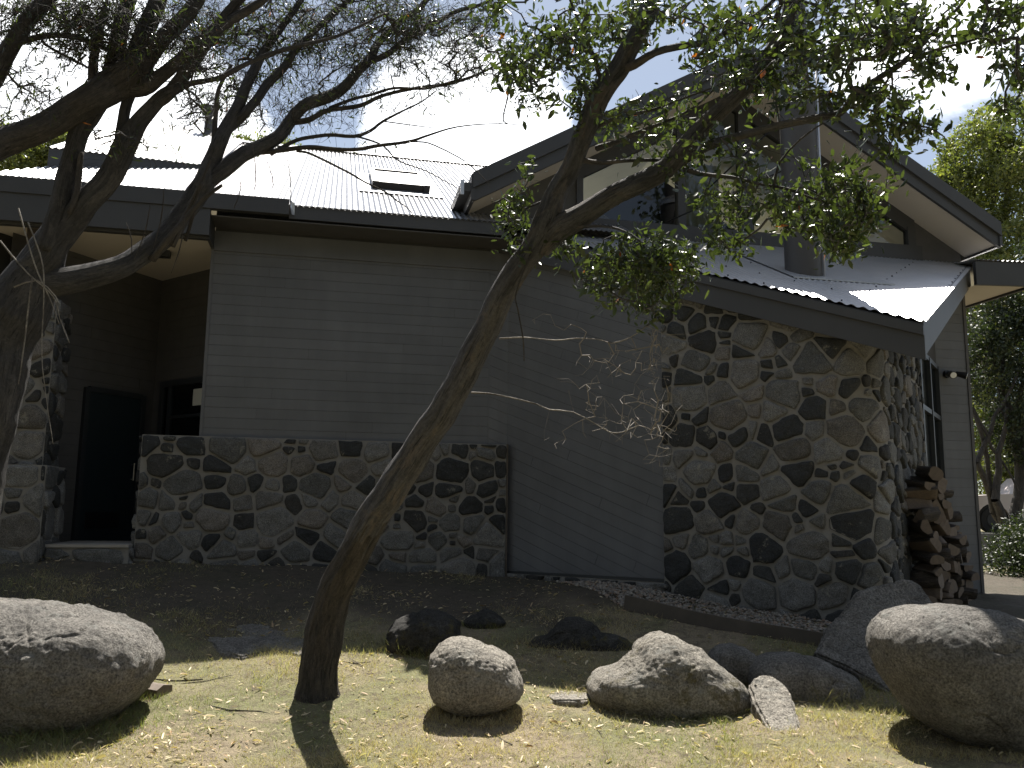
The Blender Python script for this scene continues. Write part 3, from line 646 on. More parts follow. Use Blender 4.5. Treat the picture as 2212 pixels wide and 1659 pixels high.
# small flue on the ridge at left
fb = H(-1.15, 5.6, mz(0,5.6)); 
mb = MB(); mb.cyl(fb, fb+Vector((0,0,.12)), .2, .13, 16); mb.cyl(fb+Vector((0,0,.1)), fb+Vector((0,0,.62)), .09, .09, 16); mb.cyl(fb+Vector((0,0,.60)), fb+Vector((0,0,.70)), .15, .15, 16); mb.cyl(fb+Vector((0,0,.7)), fb+Vector((0,0,.75)), .15, .03, 16)
mb.build('roof_vent', M['flue_metal'], house, smooth=False)
# big flue
fl = Vector((7.32, -2.05)); FB = H(fl.x, fl.y, roofz(fl.y)-.1)
mb = MB(); mb.cyl(FB, Vector((FB.x, FB.y, 7.06)), .235, .235, 32); mb.cyl(Vector((FB.x, FB.y, 7.06)), Vector((FB.x, FB.y, 7.14)), .25, .16, 32); mb.cyl(Vector((FB.x, FB.y, 7.1)), Vector((FB.x, FB.y, 9.3)), .15, .15, 24); mb.cyl(Vector((FB.x, FB.y, 6.98)), Vector((FB.x, FB.y, 7.07)), .247, .247, 32, mi=1)
flu = mb.build('flue', [M['flue_metal'], M['flashing']], house, smooth=True)
try: flu.data.set_sharp_from_angle(angle=math.radians(40))
except Exception: pass
mb = MB(); c_ = FB+Vector((.2,-.16,0)); mb.cyl(c_+Vector((0,0,-.05)), Vector((c_.x,c_.y,7.3)), .014, .014, 8); mb.build('flue_highlight', M['flashing'], flu, smooth=True)  # thin bright rod standing in for the highlight along the flue's edge
mb = MB(); mb.cyl(Vector((FB.x,FB.y,6.1)), H(6.3,.0,5.9), .012, .012, 6); mb.cyl(Vector((FB.x,FB.y,6.9)), H(6.8,.0,6.3), .012, .012, 6); mb.cyl(Vector((FB.x,FB.y,6.1)), H(8.8,.0,5.9), .012, .012, 6); mb.build('flue_stay', M['metal_dark'], flu)
# security light
lx, lz = 10.98, 3.8; mb = MB(); mb.cyl(H(lx,.0,lz), H(lx,-.05,lz), .06, .06, 16); mb.cyl(H(lx,-.05,lz+.0), H(lx-.02,-.14,lz+.01), .028, .028, 10); wl = mb.build('wall_light', M['metal_dark'], house)
for sx, dr_ in ((-.08, Vector((-.05,-.16,-.06))), (.12, Vector((.12,-.10,-.05)))):
    mb = MB(); a_ = H(lx+sx*.6,-.12,lz); d_ = A*dr_.x+B*dr_.y+Vector((0,0,dr_.z)); mb.cyl(a_, a_+d_, .035, .058, 16); mb.cyl(a_+d_*.98, a_+d_*1.03, .046, .046, 16, mi=1); mb.build('lamp_head', [M['metal_dark'], M['lamp_glass']], wl)

# ---------------------------------------------------------------- gravel bed, timber edging
ga, gb = onG(1350, 1317), onG(1790, 1405)
mb = MB(); dv = (gb-ga).normalized(); n_ = 12
for i in range(n_):
    p, q = ga+(gb-ga)*(i/n_), ga+(gb-ga)*((i+1)/n_); p.z = gz(p.x, p.y)+.06; q.z = gz(q.x, q.y)+.06
    mb.bar(p, q, .035, .16)
mb.build('garden_edging', M['timber_old'], origin=(ga.x, ga.y, ga.z), label='weathered timber board edging the gravel strip along the stone wall', cat='edging')
vs, fs, tn = [], [], []
ico = [(0,0,1),(.894,0,.447),(.276,.851,.447),(-.724,.526,.447),(-.724,-.526,.447),(.276,-.851,.447),(.724,.526,-.447),(-.276,.851,-.447),(-.894,0,-.447),(-.276,-.851,-.447),(.724,-.526,-.447),(0,0,-1)]
icf = [(0,1,2),(0,2,3),(0,3,4),(0,4,5),(0,5,1),(1,6,2),(2,7,3),(3,8,4),(4,9,5),(5,10,1),(6,7,2),(7,8,3),(8,9,4),(9,10,5),(10,6,1),(11,7,6),(11,8,7),(11,9,8),(11,10,9),(11,6,10)]
wa, wb = H(*(W0+dw1*LS*.3), 0), H(*(TIP), 0)
cnt = 0
while cnt < 5200:
    u, w = R.random()*1.12, R.random(); p = ga+(gb-ga)*u; q = wa+(wb-wa)*min(u, 1.05); x, y = p.x*(1-w)+q.x*w, p.y*(1-w)+q.y*w
    if u > 1 and w < .3: continue
    r = R.uniform(.010, .026); n0 = len(vs); z = gnear(x, y)+.004+R.random()*.012; st = (R.uniform(.7,1.3), R.uniform(.6,1.1), R.uniform(.45,.8)); an = R.random()*6.28; ca, sa = math.cos(an), math.sin(an)
    c = (R.uniform(.2,1), R.random(), R.random(), 1)
    for k in ico:
        a1, b1, c1 = k[0]*st[0]*r*R.uniform(.8,1.15), k[1]*st[1]*r, k[2]*st[2]*r; vs.append((x+a1*ca-b1*sa, y+a1*sa+b1*ca, z+c1)); tn.append(c)
    fs += [(a_+n0, b_+n0, c_+n0) for a_, b_, c_ in icf]; cnt += 1
t = NT('pebble', .8); at = t.n('ShaderNodeAttribute', attribute_name='tint'); sp = t.n('ShaderNodeSeparateColor'); t.l(at.outputs['Color'], sp.inputs[0])
M['pebble'] = t.fin(t.mix(t.mix((.06,.055,.05), (.3,.27,.23), sp.outputs[0]), (.26,.17,.11), t.ramp(sp.outputs[1], [(.6, 0), (.9, .7)])))
tag(npmesh('gravel', vs, fs, M['pebble'], tint=tn, nside=3, smooth=True), 'brown and grey river pebbles between the timber edging and the stone wall', 'gravel', kind='stuff')

# ---------------------------------------------------------------- boulders
def boulder(name, outline, Y, depth, mat, label, seed, group=None, sub=6, rough=1., sink=0, flat=0, cat='boulder', fine=1.):
    """outline: px silhouette; Y distance of its middle; depth: half thickness in metres"""
    P = [atY(x, y, Y) for x, y in outline]; cx = sum(p.x for p in P)/len(P); cz = sum(p.z for p in P)/len(P)
    polar = sorted((math.atan2(p.z-cz, p.x-cx), math.hypot(p.x-cx, p.z-cz)) for p in P)
    A_ = np.array([p[0] for p in polar]); R_ = np.array([p[1] for p in polar]); A3 = np.concatenate([A_-2*math.pi, A_, A_+2*math.pi]); R3 = np.concatenate([R_]*3)
    grid = np.linspace(-math.pi, math.pi, 361); rad = np.interp(grid, A3, R3); k = np.hanning(13); k /= k.sum(); rad = np.convolve(np.concatenate([rad[-7:-1], rad, rad[1:7]]), k, 'valid')
    bm = __import__('bmesh').new(); __import__('bmesh').ops.create_icosphere(bm, subdivisions=sub, radius=1)
    me = bpy.data.meshes.new(name); so = seed*7.3
    size = float(R_.mean())
    for v in bm.verts:
        x, y, z = v.co; a = math.atan2(z, x); r = float(np.interp(a, grid, rad)); h = math.hypot(x, z)
        e = h**.82 if h > 0 else 0; yy = math.copysign(abs(y)**.72, y)
        p = Vector((cx+math.cos(a)*r*e, Y+yy*depth*(1-flat*.3*max(0, z)), cz+math.sin(a)*r*e)); nrm = Vector((x/max(r,.05), y/depth, z/max(r,.05))).normalized()
        q = p*1.0
        d = noise.noise(q*2.2/max(size,.2)*.6+Vector((so,0,0)))*.06*size*rough
        nn = noise.turbulence(q*6+Vector((0,so,0)), 4, True); d += (nn-.5)*.022*rough
        rg = noise.noise(q*15+Vector((so,so,0))); d += (rg*abs(rg))*.026*rough*fine+noise.noise(q*42)*.007*fine
        cr = abs(noise.noise(Vector((q.x*1.6+so, q.y*1.6, q.z*3.4)))); d -= max(0, .05-cr)*.30*rough*min(1, size*2.2)*.6
        c2 = abs(noise.noise(Vector((q.x*2.7+so, q.y*2.7+4, q.z*2.2)))); d -= max(0, .018-c2)*1.1*min(1, size*2)
        v.co = p+nrm*d-Vector((0,0,sink))
    bm.to_mesh(me); bm.free()
    FOOT.append((cx, Y, (P and (max(p.x for p in P)-min(p.x for p in P))/2), depth))
    g = gz(cx, Y); o = link(name, me, mat, None, Vector((cx, Y, g)), True); return tag(o, label, cat, group)
GRP = 'granite boulders along the lawn'
FOOT = []
def slab(name, outline, lo, hi, th, mat, label, seed, group, cat='rock'):
    bm_ = __import__('bmesh'); bm = bm_.new(); P = []
    for x, y in outline: P.append(atY(x, y, lo[1]+(hi[1]-lo[1])*(lo[0]-y)/(lo[0]-hi[0])))
    n = (P[2]-P[0]).cross(P[len(P)//2]-P[0]).normalized()
    if n.y > 0: n = -n
    f = bm.faces.new([bm.verts.new(p) for p in P]); bm.normal_update()
    if f.normal.dot(n) < 0: f.normal_flip()
    r = bm_.ops.extrude_face_region(bm, geom=[f]); c = sum(P, Vector())/len(P)
    for v in [g for g in r['geom'] if isinstance(g, bm_.types.BMVert)]: v.co = v.co-n*th+(v.co-c)*.10
    if f.is_valid is False: pass
    bm_.ops.recalc_face_normals(bm, faces=bm.faces[:]); bm_.ops.bevel(bm, geom=bm.edges[:], offset=.018, segments=2, affect='EDGES')
    bm_.ops.triangulate(bm, faces=bm.faces[:])
    for _ in range(6):
        es = [e for e in bm.edges if e.calc_length() > .028]
        if not es: break
        bm_.ops.subdivide_edges(bm, edges=es, cuts=1); bm_.ops.triangulate(bm, faces=[q for q in bm.faces if len(q.verts) > 3])
    bm.normal_update()
    for v in bm.verts:
        q = v.co.copy(); d = noise.noise(q*3+Vector((seed, 0, 0)))*.03+(noise.turbulence(q*9+Vector((0, seed, 0)), 3, True)-.5)*.018+noise.noise(q*30)*.006; v.co = q+v.normal*d
    me = bpy.data.meshes.new(name); bm.to_mesh(me); bm.free(); o = link(name, me, mat, None, Vector((c.x, c.y, gz(c.x, c.y))), True)
    return tag(o, label, cat, group)
boulder('boulder', [(-210,1400),(-180,1330),(-90,1300),(0,1297),(60,1306),(115,1318),(190,1328),(255,1339),(300,1358),(325,1392),(339,1425),(336,1455),(315,1490),(280,1525),(240,1556),(150,1578),(60,1588),(-60,1590),(-160,1560),(-220,1490)], 6.5, .6, M['granite_grey'], 'huge rounded granite boulder at the left edge with sun across its top', 1, GRP, 6)
boulder('boulder', [(925,1450),(928,1420),(945,1398),(970,1381),(1000,1379),(1030,1388),(1050,1398),(1085,1410),(1108,1425),(1116,1450),(1131,1478),(1128,1505),(1100,1522),(1060,1536),(1010,1539),(965,1530),(935,1505)], 6.75, .36, M['granite_pale'], 'pale egg-shaped boulder standing alone right of the leaning trunk', 2, GRP, 6, .6)
boulder('boulder', [(1268,1478),(1285,1455),(1330,1440),(1370,1410),(1410,1378),(1440,1372),(1480,1388),(1530,1420),(1565,1450),(1600,1475),(1612,1500),(1610,1530),(1570,1550),(1500,1556),(1430,1550),(1350,1540),(1290,1520),(1268,1500)], 7.15, .46, M['granite_mossy'], 'peaked mossy boulder with overhanging dark base in the middle of the row', 3, GRP, 6, 1.0)
boulder('boulder', [(1530,1420),(1545,1400),(1575,1393),(1605,1400),(1635,1420),(1650,1450),(1640,1475),(1580,1480),(1530,1450)], 7.75, .25, M['granite_grey'], 'small shaded boulder tucked behind the peaked mossy one', 4, GRP, 5, .6)
boulder('boulder', [(1612,1440),(1640,1420),(1690,1410),(1740,1418),(1800,1440),(1845,1465),(1866,1500),(1860,1545),(1820,1575),(1760,1590),(1690,1585),(1640,1560),(1618,1500)], 7.55, .36, M['granite_grey'], 'long low shaded boulder behind the upright pale slab', 5, GRP, 5, .5)
slab('rock_slab', [(1614,1478),(1636,1458),(1665,1454),(1690,1470),(1706,1490),(1722,1530),(1732,1562),(1735,1608),(1724,1618),(1694,1606),(1672,1588),(1650,1555),(1628,1515)], (1618, 6.22), (1454, 7.12), .16, M['granite_pale'], 'narrow pale slab of granite leaning out of the grass', 6, GRP)
slab('rock_slab', [(1760,1412),(1800,1345),(1850,1280),(1900,1262),(1955,1250),(1985,1258),(2010,1290),(2030,1325),(2060,1400),(2030,1520),(1960,1520),(1900,1480),(1830,1440)], (1520, 7.35), (1250, 8.35), .3, M['granite_grey'], 'broad flat-faced grey slab leaning behind the biggest boulder', 7, GRP)
boulder('boulder', [(1893,1380),(1905,1345),(1950,1318),(2020,1310),(2100,1312),(2160,1325),(2230,1355),(2320,1420),(2370,1500),(2340,1580),(2260,1618),(2170,1622),(2080,1600),(2000,1560),(1950,1500),(1905,1430)], 6.45, .6, M['granite_grey'], 'biggest boulder, smooth and rounded, at the right edge', 8, GRP, 6, .55)
slab('rock_slab', [(448,1378),(470,1356),(540,1348),(620,1352),(680,1372),(712,1396),(700,1412),(640,1414),(590,1402),(520,1418),(470,1404)], (1418, 7.75), (1348, 8.75), .14, M['granite_grey'], 'flat grey slab sunk in the ground left of the leaning trunk', 9, GRP)
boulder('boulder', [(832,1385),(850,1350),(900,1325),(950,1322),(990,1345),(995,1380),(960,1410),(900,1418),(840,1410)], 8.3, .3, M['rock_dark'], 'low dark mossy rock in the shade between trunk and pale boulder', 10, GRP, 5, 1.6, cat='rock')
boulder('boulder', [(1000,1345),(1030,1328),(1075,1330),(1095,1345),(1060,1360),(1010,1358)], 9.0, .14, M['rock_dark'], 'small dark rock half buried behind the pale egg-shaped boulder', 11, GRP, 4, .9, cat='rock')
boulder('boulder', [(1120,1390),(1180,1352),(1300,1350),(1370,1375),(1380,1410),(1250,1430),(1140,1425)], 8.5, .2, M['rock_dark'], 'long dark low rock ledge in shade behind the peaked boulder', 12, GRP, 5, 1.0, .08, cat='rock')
slab('rock_slab', [(1178,1524),(1200,1514),(1240,1511),(1280,1516),(1292,1526),(1250,1536),(1200,1535)], (1536, 6.95), (1511, 7.45), .08, M['granite_pale'], 'small flat stone flush with the grass left of the peaked boulder', 13, GRP)
# wood chunk beside boulder A
p = onG(330, 1505); mb = MB()
pr = [(-.10,-.02),(.10,-.03),(.09,.055),(-.02,.075),(-.1,.05)]; ax = Vector((.95,-.25,-.08)).normalized(); sd = Vector((.25,.95,0)); 
vs = []
for k in range(7):
    u = (k/6-.75)*.42
    for a_, b_ in pr: 
        j = 1+.1*noise.noise(Vector((u*9, a_*20, b_*20))); vs.append(p+ax*u+sd*a_*j+Vector((0,0,b_*j+.03)))
fs = [(k*5+i, k*5+(i+1) % 5, (k+1)*5+(i+1) % 5, (k+1)*5+i) for k in range(6) for i in range(5)]+[(4,3,2,1,0),(30,31,32,33,34)]
mb.add(vs, fs); mb.build('wood_chunk', M['firewood_cut'], origin=p, label='short split piece of wood poking out from under the left boulder', cat='wood')

# ---------------------------------------------------------------- trees
def catmull(P, n):
    out = []; L = len(P)
    for i in range(L-1):
        p0, p1, p2, p3 = P[max(i-1, 0)], P[i], P[i+1], P[min(i+2, L-1)]
        for k in range(n):
            t = k/n; out.append(.5*((2*p1)+(-p0+p2)*t+(2*p0-5*p1+4*p2-p3)*t*t+(-p0+3*p1-3*p2+p3)*t*t*t))
    out.append(np.array(P[-1])); return out
LEAN = ([-320, 230, 586, 857, 1100, 1266, 1368, 1545], [-2.3, -1.95, -1.6, -1.15, -.65, -.15, -.05, 0])
def ly(py): return float(np.interp(py, *LEAN))
class Tree:
    lean = False
    def __init__(s, name, base, label, cat='tree', group=None):
        s.root = thing(name, base, label, cat, group); s.pos = []; s.rad = []
    def limb(s, pts, mat='bark_gum', name='limb', sides=10, wob=1., knots=True, rough_to=None, label=None, nodes=True):
        """pts: (px, py, Y, width_px)"""
        P = []
        for x, y, Y, w in pts:
            if s.lean: Y += ly(y)
            q = atY(x, y, Y); P.append(np.array([q.x, q.y, q.z, w*.5*(q-EYE).length/F]))
        seg = np.mean([np.linalg.norm(P[i+1][:3]-P[i][:3]) for i in range(len(P)-1)]); C = catmull(P, max(2, int(seg/.05)))
        mb = MB(); prev = None; ref = None; L = 0; so = len(s.pos)*.37
        for i, c in enumerate(C):
            p = Vector(c[:3]); 
            nxt = Vector(C[min(i+1, len(C)-1)][:3]); prv = Vector(C[max(i-1, 0)][:3]); d = (nxt-prv).normalized()
            if ref is None: ref = d.orthogonal().normalized()
            ref = (ref-d*ref.dot(d)).normalized(); b = d.cross(ref); r = max(c[3], .0012)
            if i: L += (p-Vector(C[i-1][:3])).length
            jit = Vector((noise.noise(Vector((L*4, so, 0))), noise.noise(Vector((L*4, so, 5))), noise.noise(Vector((L*4, so, 9)))))*min(.018, r*.35)*wob
            p = p+jit
            if nodes: s.pos.append(tuple(p)); s.rad.append(r)
            for k in range(sides):
                an = 2*math.pi*k/sides; rgh = 0
                if sides >= 30:
                    zz = 1/(1+math.exp((p.z-1.25)*5)); rgh = (abs(noise.noise(Vector((math.cos(an)*7, math.sin(an)*7, L*3.2))))-.25)*.14*zz+(abs(noise.noise(Vector((math.cos(an)*3+9, math.sin(an)*3, L*.7))))-.2)*.07
                nn = 1+rgh+(.11*noise.noise(Vector((math.cos(an)*1.4, math.sin(an)*1.4, L*2.5+so)))+.06*noise.noise(Vector((math.cos(an)*3.5, math.sin(an)*3.5, L*.9+so)))+.045*noise.noise(Vector((math.cos(an)*2, math.sin(an)*2, L*14+so))))*wob
                mb.v.append(tuple(p+(ref*math.cos(an)+b*math.sin(an))*r*nn)); mb.bk.append((math.cos(an)*r+so, math.sin(an)*r, L))
        n = len(C)
        for i in range(n-1):
            for k in range(sides): mb.f.append((i*sides+k, i*sides+(k+1) % sides, (i+1)*sides+(k+1) % sides, (i+1)*sides+k)); mb.mi.append(0)
        mb.f += [tuple(range(sides-1, -1, -1)), tuple(range((n-1)*sides, n*sides))]; mb.mi += [0, 0]
        mats = [M[mat]]
        if rough_to is not None:
            mats.append(M['bark_rough'])
            for i in range(n-1):
                for k in range(sides):
                    z = mb.v[i*sides+k][2]
                    if z < rough_to+.35*noise.noise(Vector((k*.5, 3, i*.05))): mb.mi[i*sides+k] = 1
        return mb.build(name, mats, s.root, smooth=True, label=label)
    def twigs(s, targets, r0=.0016, step=.09, mat='twig_bark', sides=4, droop=0., wander=.35, maxr=.02, name='twigs', minr=0):
        """grow fine wood from the limbs out to every target point; returns tips and directions"""
        T_ = np.array(targets); base = np.array(s.pos); brad = np.array(s.rad)
        ok = brad < 1e9
        D = np.array([np.min(np.linalg.norm(base-t, axis=1)) for t in T_]); T_ = T_[np.argsort(D)]
        cap = len(base)+len(T_)*14+100; P = np.zeros((cap, 3)); P[:len(base)] = base; N = len(base); par = -np.ones(cap, int); nb = len(base); cnt = np.zeros(cap)
        tips = []
        for t in T_:
            dd = np.linalg.norm(P[:N]-t, axis=1); i = int(np.argmin(dd)); d = dd[i]
            m = max(1, min(13, int(d/step))); v = t-P[i]; off = NR.normal(size=3)*wander*d*.35; off[2] += droop*d
            last = i
            for k in range(1, m+1):
                u = k/m; q = P[i]+v*u+off*math.sin(math.pi*u)*.6+NR.normal(size=3)*step*.10
                P[N] = q; par[N] = last; last = N; N += 1
            tips.append(last)
        for k in tips: cnt[k] += 1
        for k in range(N-1, nb-1, -1):
            if par[k] >= nb: cnt[par[k]] += cnt[k]
        rad = np.minimum(maxr, r0*np.maximum(cnt, 1)**.5)
        idx = np.arange(nb, N); a = P[par[idx]]; b = P[idx]; ra = np.where(par[idx] >= nb, rad[par[idx]], rad[idx]*1.1); ra = np.minimum(ra, rad[idx]*2.2); rb_ = rad[idx]
        d = b-a; L = np.linalg.norm(d, axis=1, keepdims=True)+1e-9; d = d/L; x = np.cross(d, [.31,.52,.79]); x /= np.linalg.norm(x, axis=1, keepdims=True)+1e-9; y = np.cross(d, x)
        V = []
        for pt, r in ((a, ra), (b+d*.004, rb_)):
            for k in range(sides):
                an = 2*math.pi*k/sides; V.append(pt+(x*math.cos(an)+y*math.sin(an))*r[:, None])
        V = np.stack(V, 1).reshape(-1, 3); n = len(idx); bi = np.arange(n)[:, None]*2*sides; Fq = []
        for k in range(sides): Fq.append(np.concatenate([bi+k, bi+(k+1) % sides, bi+sides+(k+1) % sides, bi+sides+k], 1))
        Fq = np.stack(Fq, 1).reshape(-1, 4); npmesh(name, V, Fq, M[mat], s.root, smooth=True)
        tips = np.array(tips); pt = par[tips]; dr = P[tips]-P[np.maximum(pt, 0)]; dr /= np.linalg.norm(dr, axis=1, keepdims=True)+1e-9
        allp = P[nb:N]; return P[tips], dr, allp, (P[par[idx]])
    def leaves(s, P, D, per, size, ratio, mat, hang=.5, spread=.05, orange=.02, name='foliage', back=.12, var=.35):
        n = len(P)*per; p = np.repeat(P, per, 0); d = np.repeat(D, per, 0)
        p = p-d*NR.random((n, 1))*back+NR.normal(size=(n, 3))*spread*.4
        ax = d*.6+NR.normal(size=(n, 3))*.75; ax[:, 2] -= hang; ax /= np.linalg.norm(ax, axis=1, keepdims=True)
        sd = np.cross(ax, NR.normal(size=(n, 3))); sd /= np.linalg.norm(sd, axis=1, keepdims=True)+1e-9; nr = np.cross(sd, ax)
        Ls = size*(1+NR.normal(size=(n, 1))*var).clip(.45, 1.7); w = Ls*ratio
        curve = nr*Ls*NR.uniform(-.12, .12, (n, 1))
        v = [p, p+ax*Ls*.3+sd*w*.42+nr*w*.12, p+ax*Ls*.68+sd*w*.36+nr*w*.1+curve*.6, p+ax*Ls+curve, p+ax*Ls*.68-sd*w*.36+nr*w*.1+curve*.6, p+ax*Ls*.3-sd*w*.42+nr*w*.12]
        V = np.stack(v, 1).reshape(-1, 3); b = np.arange(n)[:, None]*6; Fq = np.concatenate([b+0, b+1, b+2, b+3, b+0, b+3, b+4, b+5], 1).reshape(-1, 4)
        tn = np.zeros((n, 4)); tn[:, 0] = NR.random(n); tn[:, 1] = (NR.random(n) < orange)*NR.uniform(.5, 1, n); tn[:, 3] = 1; tn = np.repeat(tn, 6, 0)
        return npmesh(name, V, Fq, M[mat], s.root, tint=tn)
def region(cx, cy, rx, ry, Y0, Y1, n, lean=False):
    if lean: Y0 += ly(cy); Y1 += ly(cy)
    out = []
    cl = [(R.gauss(0, .55), R.gauss(0, .55), R.random()) for _ in range(max(2, n//6))]
    while len(out) < n:
        c = R.choice(cl); a, b = c[0]+R.gauss(0, .26), c[1]+R.gauss(0, .26)
        if a*a+b*b > 1.5: continue
        Y = Y0+(Y1-Y0)*min(1, max(0, c[2]+R.gauss(0, .12))); p = atY(cx+a*rx, cy+b*ry, Y); out.append(tuple(p))
    return out

# --- leaning snow gum
bp = onG(688, 1500); yb = bp.y
T1 = Tree('leaning_gum_tree', Vector((bp.x, bp.y, gz(bp.x, bp.y))), 'tall leaning gum tree with forked grey-brown trunk crossing the picture centre')
T1.lean = True
T1.limb([(680,1545,yb,130.5),(686,1500,yb,94),(690,1465,yb,78.3),(700,1368,yb,76.6),(722,1280,yb-.02,69.6),(762,1200,yb-.04,66.1),(804,1120,yb-.06,66.1),(845,1060,yb-.08,67),(890,992,yb-.1,66.1),(935,920,yb-.12,63.5),(976,857,yb-.14,61.8),(1012,789,yb-.16,59.2),(1045,721,yb-.18,55.7),(1078,653,yb-.2,53.9),(1113,586,yb-.22,52.2),(1160,525,yb-.22,55.8),(1182,470,yb-.22,53.9),(1205,420,yb-.22,42.8),(1243,341,yb-.2,40.9),(1286,230,yb-.2,44.6),(1316,170,yb-.22,42.8),(1346,130,yb-.25,40.9),(1392,40,yb-.3,35.3),(1425,-40,yb-.3,33.5),(1470,-180,yb-.3,26),(1500,-320,yb-.3,16.7)], 'bark_gum', 'trunk', 48, 1., rough_to=1.3)
T1.limb([(1165,540,yb-.22,44),(1210,492,yb-.25,56),(1262,460,yb-.3,50),(1320,430,yb-.35,44),(1375,402,yb-.4,42),(1441,363,yb-.45,42),(1483,318,yb-.5,42),(1520,272,yb-.5,38),(1566,230,yb-.55,34),(1620,175,yb-.6,30),(1670,110,yb-.6,30),(1700,40,yb-.6,28),(1715,-40,yb-.6,26),(1740,-200,yb-.6,18)], 'bark_gum', 'limb', 16)
T1.limb([(1450,362,yb-.45,22),(1490,338,yb-.5,22),(1531,315,yb-.6,20),(1598,294,yb-.7,17),(1683,271,yb-.8,16),(1761,254,yb-.9,15),(1815,243,yb-.9,14),(1840,214,yb-.95,12),(1886,176,yb-1,11),(1950,135,yb-1,11),(2005,81,yb-1,8),(2060,28,yb-1,6),(2110,-30,yb-1,5)], 'bark_gum', 'limb', 10)
T1.limb([(1950,135,yb-1,7),(2020,108,yb-1,6),(2106,85,yb-1.05,5),(2170,50,yb-1.1,4),(2230,5,yb-1.1,3)], 'bark_gum', 'branch', 6)
T1.limb([(1830,232,yb-.9,6),(1880,238,yb-.9,5),(1920,250,yb-.9,4.5),(1965,268,yb-.95,4),(2005,276,yb-1,3.5),(2040,296,yb-1,2.5),(2046,320,yb-1,1.5)], 'bark_gum', 'branch', 6)
T1.limb([(1340,150,yb-.25,20),(1370,140,yb-.3,18),(1414,114,yb-.4,15),(1486,98,yb-.5,14),(1531,90,yb-.55,12),(1598,52,yb-.6,10),(1650,20,yb-.6,8),(1700,-30,yb-.6,6)], 'bark_gum', 'limb', 8)
T1.limb([(1300,178,yb-.22,9),(1290,150,yb-.25,8),(1279,112,yb-.3,7),(1258,68,yb-.3,6),(1238,17,yb-.3,5),(1220,-30,yb-.3,4)], 'bark_gum', 'branch', 6)
T1.limb([(1276,222,yb-.2,7),(1262,192,yb-.25,6),(1245,169,yb-.3,4),(1224,142,yb-.35,3),(1190,120,yb-.4,2)], 'bark_gum', 'branch', 6)
T1.limb([(1290,275,yb-.2,10),(1340,250,yb-.3,8),(1400,240,yb-.35,7),(1470,215,yb-.4,5),(1540,190,yb-.5,4)], 'bark_gum', 'branch', 6)
T1.limb([(1290,320,yb-.2,14),(1330,308,yb-.3,11),(1380,285,yb-.35,9),(1440,262,yb-.4,7),(1500,232,yb-.4,5),(1560,175,yb-.5,4)], 'bark_gum', 'branch', 6)
T1.limb([(1250,345,yb-.2,12),(1300,352,yb-.3,10),(1350,347,yb-.4,8),(1420,346,yb-.4,7),(1480,350,yb-.5,5)], 'bark_gum', 'branch', 6)
T1.limb([(1478,365,yb-.45,12),(1520,376,yb-.5,9),(1580,383,yb-.6,8),(1640,398,yb-.7,6),(1700,408,yb-.7,6),(1760,430,yb-.8,4),(1830,450,yb-.8,3)], 'bark_gum', 'branch', 6)
T1.limb([(1672,400,yb-.7,6),(1685,350,yb-.7,5),(1730,300,yb-.8,4),(1780,265,yb-.85,3)], 'bark_gum', 'branch', 6)
T1.limb([(1670,400,yb-.7,5),(1680,450,yb-.7,4),(1690,480,yb-.7,3)], 'bark_gum', 'branch', 5)
T1.limb([(1235,492,yb-.3,9),(1300,488,yb-.4,6),(1350,500,yb-.5,5),(1390,530,yb-.6,5),(1400,580,yb-.6,4),(1390,620,yb-.6,3)], 'bark_gum', 'branch', 6)
T1.limb([(1195,425,yb-.2,7),(1160,440,yb-.2,5),(1125,455,yb-.2,3.5),(1100,480,yb-.25,2.5)], 'bark_gum', 'branch', 6)
T1.limb([(1150,540,yb-.3,4),(1115,630,yb-.45,3),(1118,668,yb-.5,3),(1130,730,yb-.5,3),(1132,780,yb-.5,2)], 'bark_rough', 'branch', 5, label='dark dangling bark strip')
d_a = T1.limb([(1078,731,yb-.2,4),(1133,729,yb-.3,3),(1201,735,yb-.5,2.8),(1245,731,yb-.6,2.5),(1292,733,yb-.7,2.2),(1324,741,yb-.8,3),(1363,728,yb-.9,2.6),(1397,704,yb-1,2)], 'dead_twig', 'dead_branch', 6, 1.6)
d_b = T1.limb([(1018,848,yb-.15,5),(1055,850,yb-.25,3.6),(1109,860,yb-.4,3.2),(1160,873,yb-.5,3),(1187,885,yb-.6,2.8),(1238,890,yb-.7,2.4),(1292,919,yb-.8,2.2),(1319,934,yb-.85,2.6),(1346,933,yb-.9,2.2),(1380,919,yb-1,2),(1407,929,yb-1.05,1.6)], 'dead_twig', 'dead_branch', 6, 1.6)
